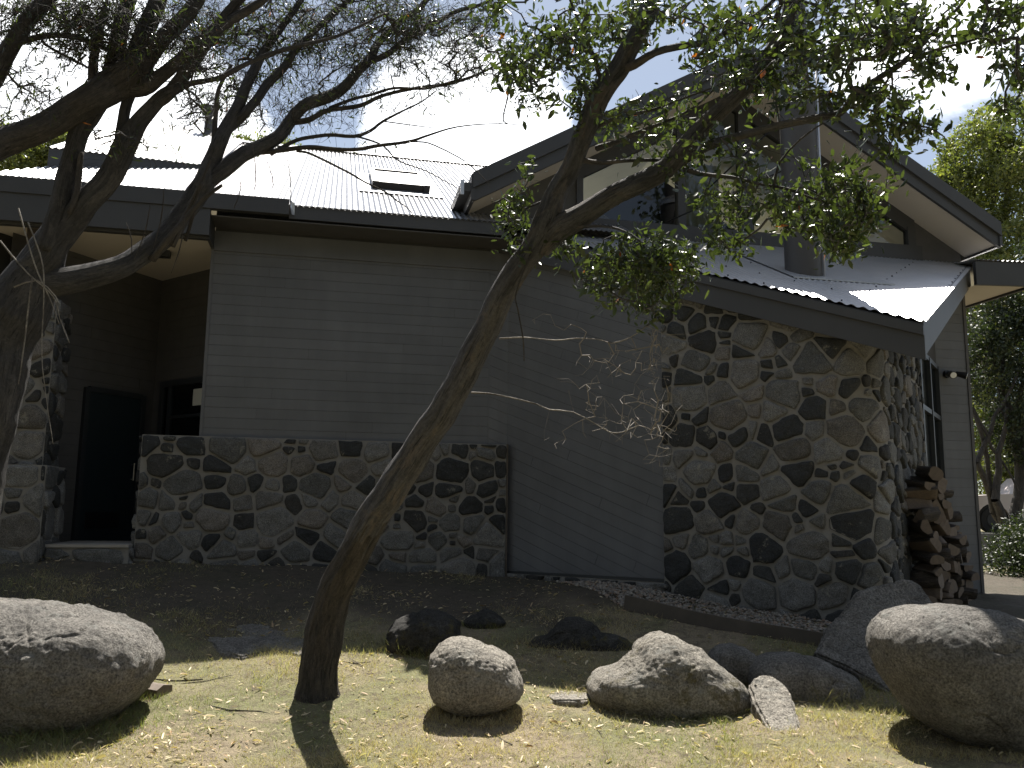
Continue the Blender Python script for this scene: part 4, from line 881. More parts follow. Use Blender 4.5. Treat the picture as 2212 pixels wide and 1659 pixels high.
# white dead twiglets
TW = Tree.__new__(Tree); TW.root = T1.root; k0 = len(T1.pos)
sel = [i for i in range(len(T1.pos)) if False]
def near_nodes(t, pxs):
    out = []
    for p in t.pos:
        v_ = Vector(p)-EYE; x = CX+v_.dot(rt)*F/v_.dot(fw); y = CY-v_.dot(up)*F/v_.dot(fw)
        if pxs[0] < x < pxs[2] and pxs[1] < y < pxs[3]: out.append(p)
    return out
tg2 = region(1400, 860, 80, 130, yb-1.3, yb-.7, 90, True)+region(1330,900,90,50,yb-1.1,yb-.6,30,True)+region(1260,780,90,40,yb-.9,yb-.4,14,True)
TW.pos = near_nodes(T1, (1140, 690, 1500, 960)); TW.rad = [.003]*len(TW.pos)
tg = region(1240, 845, 60, 45, yb-.9, yb-.4, 26, True)+region(1280, 790, 70, 55, yb-.9, yb-.4, 16, True)+region(1340, 760, 60, 40, yb-1.1, yb-.6, 16, True)+region(1415, 800, 45, 80, yb-1.3, yb-.7, 60, True)+region(1425, 930, 45, 90, yb-1.3, yb-.7, 44, True)+region(1450, 735, 50, 40, yb-1.2, yb-.8, 20, True)+region(1250, 940, 60, 60, yb-1, yb-.6, 10, True)+region(1200, 700, 50, 20, yb-.8, yb-.4, 8, True)+region(1440,1010,40,60,yb-1.2,yb-.8,8, True)
TW.twigs(tg+tg2, .0007, .045, 'dead_twig', 4, -.05, 1.1, .0035, 'twigs')
Yb = yb
tg = []
for q in [(1190,90,120,110,.1,1.,170),(1130,190,60,50,.1,.8,50),(1230,190,60,60,.1,.8,40),(1500,40,170,60,.1,1.3,120),(1600,150,130,90,.3,1.3,110),(1420,270,120,80,.1,1.0,110),(1530,340,90,50,.3,1,30),(1790,90,130,90,.4,1.5,150),(1860,80,90,80,.6,1.6,90),(1960,60,110,70,.8,1.5,90),(2000,170,90,60,.8,1.4,50),(1900,215,70,40,.7,1.3,60),
          (2140,60,90,90,.8,1.4,90),(2190,170,50,60,.8,1.3,40),(2190,255,40,40,.8,1.2,22),(1960,290,90,40,.8,1.2,55),(1385,588,118,80,.3,1.1,330),(1340,560,60,40,.3,1,60),(1450,560,45,50,.3,1,60),(1800,465,95,75,.5,1.3,170),(1820,520,60,40,.6,1.2,60),(1590,460,100,60,.4,1.2,80),(1690,430,150,50,.5,1.2,50),(1560,525,40,16,.5,1,30),(1720,180,90,90,.5,1.3,90),(1640,60,90,60,.4,1.2,60),(1840,430,60,60,.6,1.2,60),
          (1105,475,35,60,.1,.5,40),(1115,400,30,60,.1,.4,16),(1108,535,28,18,.1,.4,16),(1205,545,30,25,.2,.6,22),(1180,90,90,60,.2,.9,50),(1350,60,90,60,.1,.8,70),(1080,60,60,60,.2,.8,26),(1640,340,120,40,.5,1.3,20),(1880,340,60,60,.6,1.2,30),
          (1400,-160,350,140,.0,2.,150),(1900,-150,350,130,.3,2.,150)]:
    tg += region(q[0], q[1], q[2], q[3], Yb-q[5]*.9, Yb-q[4]+.2, q[6], True)
P_, D_, AP, _x = T1.twigs(tg, .0013, .08, 'bark_gum', 4, .06, .8, .012)
T1.leaves(P_, D_, 6, .047, .42, 'gum_leaf',   .45, .07, .003, back=.17, var=.4)

# --- many-stemmed tree at the left
T2 = Tree('spreading_gum_tree', Vector((atY(-60,1500,6.0).x, 6.0, gz(-2.9, 6.0))), 'many-limbed spreading tree at the left edge with dark fanning branches over the roof')
T2.limb([(-190,1700,6.0,190),(-160,1500,6.0,160),(-135,1300,6.0,140),(-90,1100,6.0,125),(-48,950,6.0,112),(-22,850,6.0,112),(-4,750,6.0,108),(35,670,6.0,112),(70,600,6.0,90),(100,548,6.0,70),(128,500,6.0,55)], 'bark_left', 'trunk', 20)
T2.limb([(20,660,6.0,60),(70,622,6.0,56),(110,612,6.0,52),(180,600,6.1,48),(250,582,6.2,46),(300,556,6.3,44),(350,516,6.4,42),(395,466,6.5,42),(425,420,6.55,42),(440,396,6.55,40),(455,355,6.6,34),(474,311,6.6,30),(488,275,6.65,27),(510,231,6.7,23),(546,158,6.8,19),(575,102,6.9,16),(607,61,7,13),(643,12,7,11),(680,-50,7,8)], 'bark_left', 'limb', 14)
T2.limb([(435,410,6.55,32),(475,372,6.6,32),(518,338,6.7,30),(560,318,6.8,29),(600,295,6.9,27),(636,250,7.0,25),(663,224,7.0,24),(711,207,7.1,23),(745,185,7.15,21),(775,151,7.2,20),(801,122,7.3,18),(815,95,7.3,15),(862,49,7.4,13),(911,12,7.5,11),(960,-50,7.5,8)], 'bark_left', 'limb', 12)
T2.limb([(790,135,7.25,14),(840,115,7.3,13),(886,78,7.4,12),(935,52,7.5,11),(985,25,7.5,9),(1040,10,7.5,7),(1100,-20,7.5,5)], 'bark_left', 'limb', 8)
T2.limb([(486,285,6.65,18),(510,262,6.7,19),(534,240,6.7,19),(570,194,6.8,18),(612,146,6.9,16),(643,104,7,14),(692,56,7.1,12),(728,22,7.1,10),(765,-10,7.1,8),(820,-60,7.1,5)], 'bark_left', 'limb', 9)
T2.limb([(636,264,7.0,12),(670,258,7.0,12),(711,238,7.05,10),(777,228,7.1,9),(826,207,7.2,8),(899,190,7.3,7),(972,180,7.4,7),(1042,156,7.5,5),(1109,118,7.5,3),(1160,90,7.5,2)], 'bark_grey', 'branch', 7)
T2.limb([(711,234,7.05,7),(760,215,7.1,6),(800,205,7.2,6),(850,190,7.2,5),(923,190,7.3,5),(991,172,7.3,4)], 'bark_grey', 'branch', 6)
T2.limb([(585,332,6.85,10),(620,312,6.9,9),(655,299,6.9,8),(704,292,7,8),(765,294,7,7),(801,282,7.05,6),(826,262,7.1,5.5),(874,238,7.1,4),(911,219,7.2,3),(940,198,7.2,2.5)], 'bark_grey', 'branch', 6, 1.5)
T2.limb([(560,328,6.85,10),(610,324,6.85,10),(668,318,6.9,9),(716,321,6.9,8),(772,323,6.9,8),(826,313,7,7),(886,306,7,6),(927,291,7,4.5),(987,274,7,3.2),(1075,267,7,2),(1150,273,7,1.2)], 'bark_grey', 'branch', 6, 1.5)
T2.limb([(640,326,6.9,6),(665,330,6.9,5.5),(703,347,6.9,5),(752,372,6.9,4.5),(787,393,6.9,4),(834,415,6.9,3.5),(857,433,6.9,3),(883,452,6.9,2),(902,478,6.9,1.2)], 'bark_grey', 'branch', 5, 1.6)
T2.limb([(765,294,7,4),(795,302,7,4),(829,316,7,3.5),(860,347,7,3),(920,369,7,2.6),(960,391,7,2.2),(993,408,7,1.5)], 'bark_grey', 'branch', 5, 1.6)
T2.limb([(886,306,7,3.6),(915,307,7,3.2),(939,314,7,3),(991,340,7,2.6),(1021,361,7,2.2),(1049,389,7,1.5),(1060,405,7,1)], 'bark_grey', 'branch', 5, 1.6)
T2.limb([(826,262,7.1,3),(870,268,7.1,2.6),(935,276,7.1,1.5)], 'bark_grey', 'branch', 5, 1.6)
T2.limb([(60,590,5.95,60),(85,572,5.95,58),(121,523,5.95,52),(158,475,5.95,50),(185,438,5.95,48),(219,402,5.95,46),(252,353,5.95,46),(268,315,5.95,44),(285,290,5.95,38),(304,262,5.95,32),(328,231,5.95,28),(352,207,5.95,26),(390,185,5.95,20)], 'bark_left', 'limb', 14)
T2.limb([(262,330,5.95,24),(262,290,5.95,22),(272,240,5.95,21),(282,205,5.95,22),(290,170,5.95,22)], 'bark_left', 'limb', 10)
T2.limb([(100,540,5.9,36),(115,490,5.9,38),(128,450,5.9,38),(140,395,5.9,37),(153,340,5.9,36),(170,290,5.9,36),(192,255,5.9,36),(212,225,5.9,36)], 'bark_left', 'limb', 12)
T2.limb([(150,460,5.85,10),(165,420,5.85,12),(172,370,5.85,12),(176,330,5.85,10)], 'bark_grey', 'branch', 7)
T2.limb([(-40,900,6.0,70),(-110,780,5.85,72),(-190,640,5.65,70),(-230,500,5.5,66),(-215,410,5.45,62),(-160,360,5.5,60),(-60,332,5.6,56),(0,312,5.7,54),(73,283,5.75,50),(146,246,5.8,52),(207,212,5.8,56),(243,188,5.85,60),(280,160,5.85,56),(310,140,5.9,46)], 'bark_grey', 'limb', 14)
T2.limb([(235,190,5.85,40),(250,130,5.9,34),(257,75,5.9,30),(267,36,5.9,28),(280,-10,5.9,26),(290,-80,5.9,20)], 'bark_grey', 'limb', 10)
T2.limb([(270,170,5.85,44),(290,125,5.9,38),(312,70,5.9,34),(332,24,5.9,32),(348,-20,5.9,30),(375,-100,5.9,22)], 'bark_grey', 'limb', 10)
T2.limb([(295,160,5.85,38),(325,122,5.9,34),(358,80,5.9,31),(392,45,5.9,29),(428,0,5.9,26),(470,-70,5.9,20)], 'bark_grey', 'limb', 10)
T2.limb([(262,190,5.9,30),(310,188,5.9,34),(340,168,5.9,28),(370,146,5.9,24),(413,109,5.9,23),(450,73,5.95,21),(486,36,6,19),(520,-2,6,17),(570,-60,6,12)], 'bark_grey', 'limb', 10)
T2.limb([(335,225,5.95,22),(352,207,5.95,26),(385,178,5.95,24),(425,124,5.95,24),(452,84,5.95,22),(500,45,6,18),(560,5,6,14),(620,-40,6,10)], 'bark_grey', 'limb', 10)
T2.limb([(385,185,5.95,12),(413,180,5.95,11),(474,168,6,10),(518,145,6.05,10),(558,126,6.1,9),(607,109,6.15,9),(656,97,6.2,8),(704,85,6.3,7),(760,65,6.4,6),(830,30,6.5,4)], 'bark_grey', 'branch', 7)
T2.limb([(-225,440,5.5,44),(-170,340,5.6,42),(-110,280,5.65,40),(-60,230,5.7,40),(-20,180,5.7,36),(10,125,5.7,30),(30,90,5.7,28),(55,50,5.7,28),(90,10,5.7,28),(125,-30,5.7,24)], 'bark_grey', 'limb', 10)
T2.limb([(10,112,5.7,16),(30,98,5.7,12),(60,86,5.7,11),(97,76,5.7,11),(146,77,5.75,10),(194,90,5.8,9),(235,108,5.85,9)], 'bark_grey', 'branch', 7)
T2.limb([(90,80,5.7,6),(97,95,5.7,5.5),(134,117,5.75,5),(170,136,5.8,4.5),(197,150,5.8,4)], 'bark_grey', 'branch', 6)
T2.limb([(198,215,5.8,20),(199,180,5.8,19),(204,125,5.85,17),(212,80,5.9,14),(222,40,5.9,10)], 'firewood_bark', 'branch', 8, label='pale broken stub')
T2.limb([(385,185,5.95,5),(415,200,5.95,4.5),(437,225,5.95,4),(448,260,5.95,3.5),(440,290,5.95,2)], 'bark_grey', 'branch', 5)
T2.limb([(455,355,6.6,12),(462,300,6.6,11),(466,240,6.6,10),(474,190,6.6,8),(500,140,6.6,6)], 'bark_grey', 'branch', 7)
T2.limb([(370,530,6.3,18),(390,490,6.3,15),(415,440,6.25,12),(430,405,6.2,10),(436,395,6.2,9)], 'bark_grey', 'branch', 7)
T2.limb([(400,520,6.4,8),(415,470,6.35,8),(425,425,6.3,7),(440,380,6.3,6),(455,345,6.3,5)], 'bark_rough', 'branch', 6)
T2.limb([(330,560,6.3,14),(360,520,6.2,14),(395,480,6.2,12),(440,430,6.2,10),(480,400,6.2,7)], 'bark_grey', 'branch', 7)
for (a_, b_) in (((272,480),(284,552)), ((400,465),(370,590)), ((355,400),(330,540)), ((325,440),(290,560)), ((505,450),(520,380)), ((620,330),(625,470)), ((545,310),(548,430)), ((575,345),(590,420))):
    T2.limb([(a_[0],a_[1],6.1,1.2),((a_[0]+b_[0])/2+6,(a_[1]+b_[1])/2,6.1,2.6),(b_[0],b_[1],6.1,1.)], 'bark_rough', 'bark_strip', 4, nodes=False)
# low dead shoots in front of the porch
for pts in ([(60,480),(90,560),(95,640),(90,760),(100,860),(115,960)], [(0,520),(60,590),(115,640),(130,690),(150,740)], [(40,450),(75,570),(110,650),(128,700)], [(30,620),(80,605),(120,640),(128,660)], [(70,600),(55,720),(45,800),(40,830)]):
    T2.limb([(x, y, 5.6, 3.2-.45*i) for i, (x, y) in enumerate(pts)], 'dead_twig', 'dead_branch', 5, 1.5)
tg = []
for q in [(600,110,270,120,0,1.,560),(830,110,190,110,0,1.,420),(980,100,130,100,0,.9,220),(1060,110,90,80,0,.9,110),(500,60,180,70,0,.9,280),(720,60,220,70,0,.9,320),(900,40,170,50,.2,.9,200),(560,220,130,70,.2,.7,150),(760,250,130,30,.2,.6,30),(700,290,160,60,.2,.6,26)]:
    tg += region(q[0], q[1], q[2], q[3], 6.7+q[4]*.5, 6.7+q[5], q[6])
for q in [(140,50,160,70,330),(330,60,160,80,260),(60,180,90,60,60),(190,30,140,40,200),(230,130,120,60,130),(30,30,80,60,80),(60,240,90,50,34),(450,150,80,80,70),(400,230,70,40,30),(330,290,80,60,20),(230,330,70,50,14)]:
    tg += region(q[0], q[1], q[2], q[3], 5.5, 6.1, q[4])
tg += region(500, -150, 500, 130, 5.6, 7., 160)
P_, D_, AP, _x = T2.twigs(tg, .0015, .08, 'bark_grey', 4, .0, .8, .012)
T2.leaves(P_, D_, 3, .05, .2, 'gum_leaf', .8, .1, .01, back=.2)
k = NR.random(len(AP)) < .16; fake = NR.normal(size=(int(k.sum()), 3)); fake /= np.linalg.norm(fake, axis=1, keepdims=True)
# side shoots: short bare twiglets off the fine wood
idx = NR.integers(0, len(AP), 9000); st = AP[idx]; dd = NR.normal(size=(len(idx), 3)); dd[:, 2] -= .1; dd /= np.linalg.norm(dd, axis=1, keepdims=True); ln = NR.uniform(.06, .26, (len(idx), 1)); x = np.cross(dd, [.3,.5,.8]); x /= np.linalg.norm(x, axis=1, keepdims=True); y = np.cross(dd, x); bend = NR.normal(size=(len(idx), 3))*.03
ring = []
for u, r in ((0, .0022), (.5, .0016), (1, .0007)):
    for k in range(3): an = 2.094*k; ring.append(st+dd*ln*u+bend*math.sin(u*3.14)+(x*math.cos(an)+y*math.sin(an))*r)
V = np.stack(ring, 1).reshape(-1, 3); b = np.arange(len(idx))[:, None]*9; Fq = []
for lv in (0, 3):
    for k in range(3): Fq.append(np.concatenate([b+lv+k, b+lv+(k+1) % 3, b+lv+3+(k+1) % 3, b+lv+3+k], 1))
npmesh('twigs', V, np.stack(Fq, 1).reshape(-1, 4), M['bark_grey'], T2.root)

# --- background trees
def bgtree(name, base, crowns, label, mat, nleaf, size, trunk_r, seed, group='trees beyond the house', limbs=()):
    rg = np.random.default_rng(seed); root = thing(name, base, label, 'tree', group); base = Vector(base)
    mb = MB()
    tops = [Vector(c[0]) for c in crowns]; low = min(tops, key=lambda p: p.z)
    ctr = sum(tops, Vector())/len(tops); fork = base+(ctr-base)*.45
    def lim(a_, b_, ra, rb_):
        prev = a_; n = 6
        for k in range(1, n+1):
            u = k/n; q = a_+(b_-a_)*u+Vector((noise.noise(Vector((u*3, seed, 0))), noise.noise(Vector((u*3, seed, 4))), 0))*.25*math.sin(u*3.1)*(b_-a_).length*.3
            mb.cyl(prev, q, ra+(rb_-ra)*(k-1)/n, ra+(rb_-ra)*u, 8, False); prev = q
    lim(base-Vector((0,0,.2)), fork, trunk_r, trunk_r*.7)
    for p in tops: lim(fork, p, trunk_r*.6, trunk_r*.15)
    for a_, b_, r in limbs: lim(base, Vector(a_), r*1.3, r); lim(Vector(a_), Vector(b_), r, r*.4)
    mb.bk = [v for v in mb.v]; mb.build('trunk', M['bark_grey'], root, smooth=True)
    PS = []; tot = sum(c[1]**2 for c in crowns)
    for c, r, fl in crowns:
        n = int(nleaf*r*r/tot); nb = max(6, int(22*r/1.0)); bl = rg.normal(size=(nb, 3)); bl /= np.linalg.norm(bl, axis=1, keepdims=True); bl *= rg.uniform(.45, 1., (nb, 1))*r; br = rg.uniform(.16, .42, nb)*r
        w = rg.integers(0, nb, n); dv_ = rg.normal(size=(n, 3)); dv_ /= np.linalg.norm(dv_, axis=1, keepdims=True); p = bl[w]+dv_*(br[w]*rg.uniform(.55, 1.08, n))[:, None]; p[:, 2] *= fl; PS.append(p+np.array(c))
    P = np.concatenate(PS); n = len(P); ax = rg.normal(size=(n, 3)); ax[:, 2] -= .3; ax /= np.linalg.norm(ax, axis=1, keepdims=True); sd = np.cross(ax, rg.normal(size=(n, 3))); sd /= np.linalg.norm(sd, axis=1, keepdims=True)
    L = size*rg.uniform(.6, 1.4, (n, 1)); V = np.stack([P, P+ax*L*.5+sd*L*.24, P+ax*L, P+ax*L*.5-sd*L*.24], 1).reshape(-1, 3); b = np.arange(n)[:, None]*4
    tn = np.zeros((n, 4)); tn[:, 0] = rg.random(n); tn[:, 1] = (rg.random(n) < .1)*rg.random(n); tn[:, 3] = 1
    npmesh('crown', V, np.concatenate([b, b+1, b+2, b+3], 1), M[mat], root, tint=np.repeat(tn, 4, 0))
    return root
def px(x, y, Y): return tuple(atY(x, y, Y))
def gb_(x, Y): 
    p = atY(x, 1100, Y); return (p.x, Y, gz(p.x, Y))
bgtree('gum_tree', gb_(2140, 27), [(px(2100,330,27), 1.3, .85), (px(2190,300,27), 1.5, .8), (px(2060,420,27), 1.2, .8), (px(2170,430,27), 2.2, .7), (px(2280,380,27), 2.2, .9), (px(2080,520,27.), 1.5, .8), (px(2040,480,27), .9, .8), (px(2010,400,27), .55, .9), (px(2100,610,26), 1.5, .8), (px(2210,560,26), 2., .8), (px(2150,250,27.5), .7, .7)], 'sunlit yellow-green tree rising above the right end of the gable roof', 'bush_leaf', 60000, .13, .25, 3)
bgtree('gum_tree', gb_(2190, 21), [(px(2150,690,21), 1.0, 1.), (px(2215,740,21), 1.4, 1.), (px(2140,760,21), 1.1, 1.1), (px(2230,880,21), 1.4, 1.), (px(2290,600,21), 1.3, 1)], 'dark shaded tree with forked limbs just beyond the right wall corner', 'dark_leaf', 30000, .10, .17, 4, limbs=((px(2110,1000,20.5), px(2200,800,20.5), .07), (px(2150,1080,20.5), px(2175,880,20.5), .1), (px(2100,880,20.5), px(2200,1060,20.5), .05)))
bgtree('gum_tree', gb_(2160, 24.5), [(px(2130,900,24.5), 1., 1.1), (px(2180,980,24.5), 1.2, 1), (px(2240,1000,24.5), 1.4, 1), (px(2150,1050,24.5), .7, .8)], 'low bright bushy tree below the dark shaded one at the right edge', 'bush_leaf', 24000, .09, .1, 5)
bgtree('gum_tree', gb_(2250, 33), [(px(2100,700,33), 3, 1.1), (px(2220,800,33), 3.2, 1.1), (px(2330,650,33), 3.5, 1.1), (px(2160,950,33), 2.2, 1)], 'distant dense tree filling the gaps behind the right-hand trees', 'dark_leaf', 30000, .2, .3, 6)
bgtree('gum_tree', gb_(60, 26), [(px(150,310,26), .9, .9), (px(90,330,26), 1.2, .9), (px(20,350,26), 1.3, .8), (px(-60,340,26), 1.5, 1), (px(120,400,26), 1.5, .8)], 'tree with sunlit yellow top behind the left roof end', 'bush_leaf', 30000, .12, .2, 7)
bgtree('gum_tree', gb_(560, 34), [(px(520,318,34), .75, .5), (px(575,322,34), .8, .5), (px(620,326,34), .7, .5), (px(570,400,34), 2.4, .8)], 'treetop just showing above the roof ridge left of the skylight', 'bush_leaf', 22000, .13, .25, 8)
# trees behind the photographer, implied by the gable reflections; made larger, side ones added, to block sky light
for i, (x, y, r) in enumerate(((-11, -7, 4.6), (-2, -12, 5.5), (8, -9, 4.8), (15, -1, 4.), (-15, 1, 4.))):
    bgtree('gum_tree', (x, y, 0), [((x,y,9+i%2), r, 1.), ((x+3,y-1,5.), r*.7, 1.), ((x-3,y+.5,5.5), r*.75, 1.), ((x+1,y-1.5,3.), r*.5, 1.)], ['tree mirrored in the gable glass, far left of the viewer','tree mirrored in the gable glass, straight behind the viewer','tree mirrored in the gable glass, right of the viewer','added tree out of view right of the lawn, blocking sky light','added tree out of view left of the lawn, blocking sky light'][i], 'dark_leaf', 22000, .3, .3, 20+i, 'unseen trees around the lawn, blocking sky light')
def shrub(base, r, label, mat, n, seed, size=.07, name='shrub', h=1.2):
    rg = np.random.default_rng(seed); root = thing(name, base, label, 'shrub', 'shrubs at the right edge'); mb = MB(); b0 = Vector(base)
    for k in range(14): 
        e = b0+Vector((rg.normal()*r*.5, rg.normal()*r*.5, r*h*rg.uniform(.6, 1.3))); mb.cyl(b0+Vector((rg.normal()*.05, rg.normal()*.05, 0)), e, .014, .004, 5, False)
    mb.bk = list(mb.v); mb.build('stem', M['bark_grey'], root)
    p = rg.normal(size=(n, 3)); p /= np.linalg.norm(p, axis=1, keepdims=True); p *= rg.uniform(.5, 1, (n, 1))**.6*r*(1+.25*np.sin(p[:, :1]*7+p[:, 1:2]*5)); p[:, 2] = abs(p[:, 2])*h*1.1+.03; P = p+np.array(base)
    ax = rg.normal(size=(n, 3)); ax /= np.linalg.norm(ax, axis=1, keepdims=True); sd = np.cross(ax, rg.normal(size=(n, 3))); sd /= np.linalg.norm(sd, axis=1, keepdims=True); L = size*rg.uniform(.6, 1.4, (n, 1))
    V = np.stack([P, P+ax*L*.5+sd*L*.22, P+ax*L, P+ax*L*.5-sd*L*.22], 1).reshape(-1, 3); b = np.arange(n)[:, None]*4; tn = np.zeros((n, 4)); tn[:, 0] = rg.random(n); tn[:, 3] = 1
    npmesh('foliage', V, np.concatenate([b, b+1, b+2, b+3], 1), M[mat], root, tint=np.repeat(tn, 4, 0))
shrub(gb_(2215, 17.5), .8, 'dark low shrub in front of the grey retaining wall', 'dark_leaf', 6000, 1)
shrub(gb_(2290, 16.5), 1.0, 'larger dark shrub at the frame edge beside the low one', 'dark_leaf', 7000, 2)
# retaining wall, terrace and parked car
pw = atY(2080, 1150, 20); x0w = pw.x-3
zt_ = atY(2150, 1152, 20).z
mb = MB(); mb.hexa([Vector((x0w,20,.2)),Vector((24,20,.2)),Vector((24,20.25,.2)),Vector((x0w,20.25,.2)),Vector((x0w,20,zt_)),Vector((24,20,zt_)),Vector((24,20.25,zt_)),Vector((x0w,20.25,zt_))])
mb.build('retaining_wall', M['concrete'], origin=(x0w,20,.4), label='low grey retaining wall below the parked car beyond the house corner', cat='wall')
mb = MB(); mb.hexa([Vector((x0w,20.26,.1)),Vector((30,20.26,.1)),Vector((30,45,.1)),Vector((x0w,45,.1)),Vector((x0w,20.26,zt_-.03)),Vector((30,20.26,zt_-.03)),Vector((30,45,zt_-.03)),Vector((x0w,45,zt_-.03))]); mb.build('terrace', M['ground'], kind='structure')
cY = 22.0; pc = atY(2140, 1140, cY); cz0 = zt_-.03
car = thing('parked_car', (pc.x, cY+.9, cz0), 'pale parked car half hidden behind the house corner and shrubs', 'car')
def carside(y): 
    prof = [(-.55,.25),(-.5,.8),(-.35,.93),(.3,.98),(1.0,1.0),(1.5,1.45),(2.9,1.5),(3.5,1.05),(4.0,.95),(4.05,.3),(.95,.22)]
    arch = [(.42*math.cos(a_)+.1, .32+.42*math.sin(a_)) for a_ in np.linspace(-.15, math.pi+.15, 14)]
    return prof+arch
pf = carside(0); mb = MB(); mb.prism([Vector((pc.x+a_, cY, cz0+b_)) for a_, b_ in pf], Vector((0, 1.7, 0))); mb.build('body', M['car_paint'], car)
for wx in (.1, 2.9):
    mb = MB(); mb.cyl((pc.x+wx, cY+.02, cz0+.32), (pc.x+wx, cY+.24, cz0+.32), .32, .32, 28); w_ = mb.build('wheel', M['rubber'], car)
    mb = MB(); mb.cyl((pc.x+wx, cY+.01, cz0+.32), (pc.x+wx, cY+.05, cz0+.32), .17, .17, 20); mb.build('rim', M['metal_dark'], w_)
mb = MB(); mb.quad(Vector((pc.x+1.3,cY-.01,cz0+1.05)),Vector((pc.x+3.2,cY-.01,cz0+1.05)),Vector((pc.x+2.8,cY-.01,cz0+1.42)),Vector((pc.x+1.6,cY-.01,cz0+1.42))); mb.build('window', M['glass'], car)
mb = MB(); mb.hexa([Vector((pc.x-.5,cY+.05,cz0+.2)),Vector((pc.x+.7,cY+.05,cz0+.2)),Vector((pc.x+.7,cY+1.6,cz0+.2)),Vector((pc.x-.5,cY+1.6,cz0+.2)),Vector((pc.x-.5,cY+.05,cz0+.8)),Vector((pc.x+.7,cY+.05,cz0+.8)),Vector((pc.x+.7,cY+1.6,cz0+.8)),Vector((pc.x-.5,cY+1.6,cz0+.8))]); mb.build('wheel_well', M['rubber'], car)

# ---------------------------------------------------------------- firewood stack
def log_mesh(seed, L, r):
    rr = random.Random(seed); kind = rr.random(); mb = MB(); n = 14; prof = []
    for k in range(n):
        a = 2*math.pi*k/n; q = 1+.12*rr.uniform(-1, 1)
        prof.append((math.cos(a)*r*q, math.sin(a)*r*q*.92))
    if kind < .7: prof = [(a, b if b > -r*.25 else -r*.25-.04*(rr.random())*r) for a, b in prof]
    m = 6
    for j in range(m+1):
        for k, (a, b) in enumerate(prof):
            w = 1+.05*noise.noise(Vector((a*30, b*30, j*.8+seed))); mb.v.append((a*w, (j/m-.5)*L, b*w)); mb.bk.append((a*1.5+seed, b*1.5, j/m*L))
    for j in range(m):
        for k in range(n):
            flat = kind < .7 and prof[k][1] < -r*.2 and prof[(k+1) % n][1] < -r*.2
            mb.f.append((j*n+k, (j+1)*n+k, (j+1)*n+(k+1) % n, j*n+(k+1) % n)); mb.mi.append(1 if flat else 0)
    mb.f += [tuple(range(n)), tuple(range((m+1)*n-1, m*n-1, -1))]; mb.mi += [1, 1]
    return mb
lbls = {}
cols_ = 6; k_ = 0
tops_n = [12, 13, 12, 10, 8, 6]
for c_ in range(cols_):
    z = None
    for r_ in range(tops_n[c_]):
        rr = random.Random(900+k_); rad = rr.uniform(.052, .088); s = 8.28+c_*.27+rr.uniform(-.04, .04); t0 = -2.75+c_*.22+rr.uniform(-.07, .07)
        base = H(s, t0, 0); 
        if z is None: z = gz(base.x, base.y)+.08
        pos = H(s, t0, z+rad*.9); z += rad*1.78
        mb = log_mesh(k_, rr.uniform(.30, .46), rad*1.18)
        me = bpy.data.meshes.new('firewood_log'); me.from_pydata(mb.v, [], mb.f); me.polygons.foreach_set('material_index', mb.mi); at = me.attributes.new('bk', 'FLOAT_VECTOR', 'POINT'); at.data.foreach_set('vector', np.array(mb.bk, np.float32).ravel()); me.polygons.foreach_set('use_smooth', [len(f) == 4 for f in mb.f])
        me.materials.append(M['firewood_bark']); me.materials.append(M['firewood_cut']); me.update()
        o = bpy.data.objects.new('firewood_log', me); COL.objects.link(o); o.location = pos; o.rotation_euler = (rr.uniform(-.2, .2), rr.uniform(0, 6.28), TH+rr.choice([0, 0, .5, 1.35])+rr.uniform(-.45, .45))
        row = 'topmost' if r_ == tops_n[c_]-1 else ('lowest' if r_ == 0 else ['second','third','fourth','fifth','sixth','seventh','eighth','ninth','tenth','eleventh','twelfth'][r_-1]+' up')
        col = ['the row nearest the stone wall', 'the second row from the stone wall', 'the third row from the stone wall', 'the third row from the house corner', 'the second row from the house corner', 'the row nearest the house corner'][c_]
        tag(o, 'split firewood log, %s in %s' % (row, col), 'log', 'stacked firewood beside the stone wall'); k_ += 1

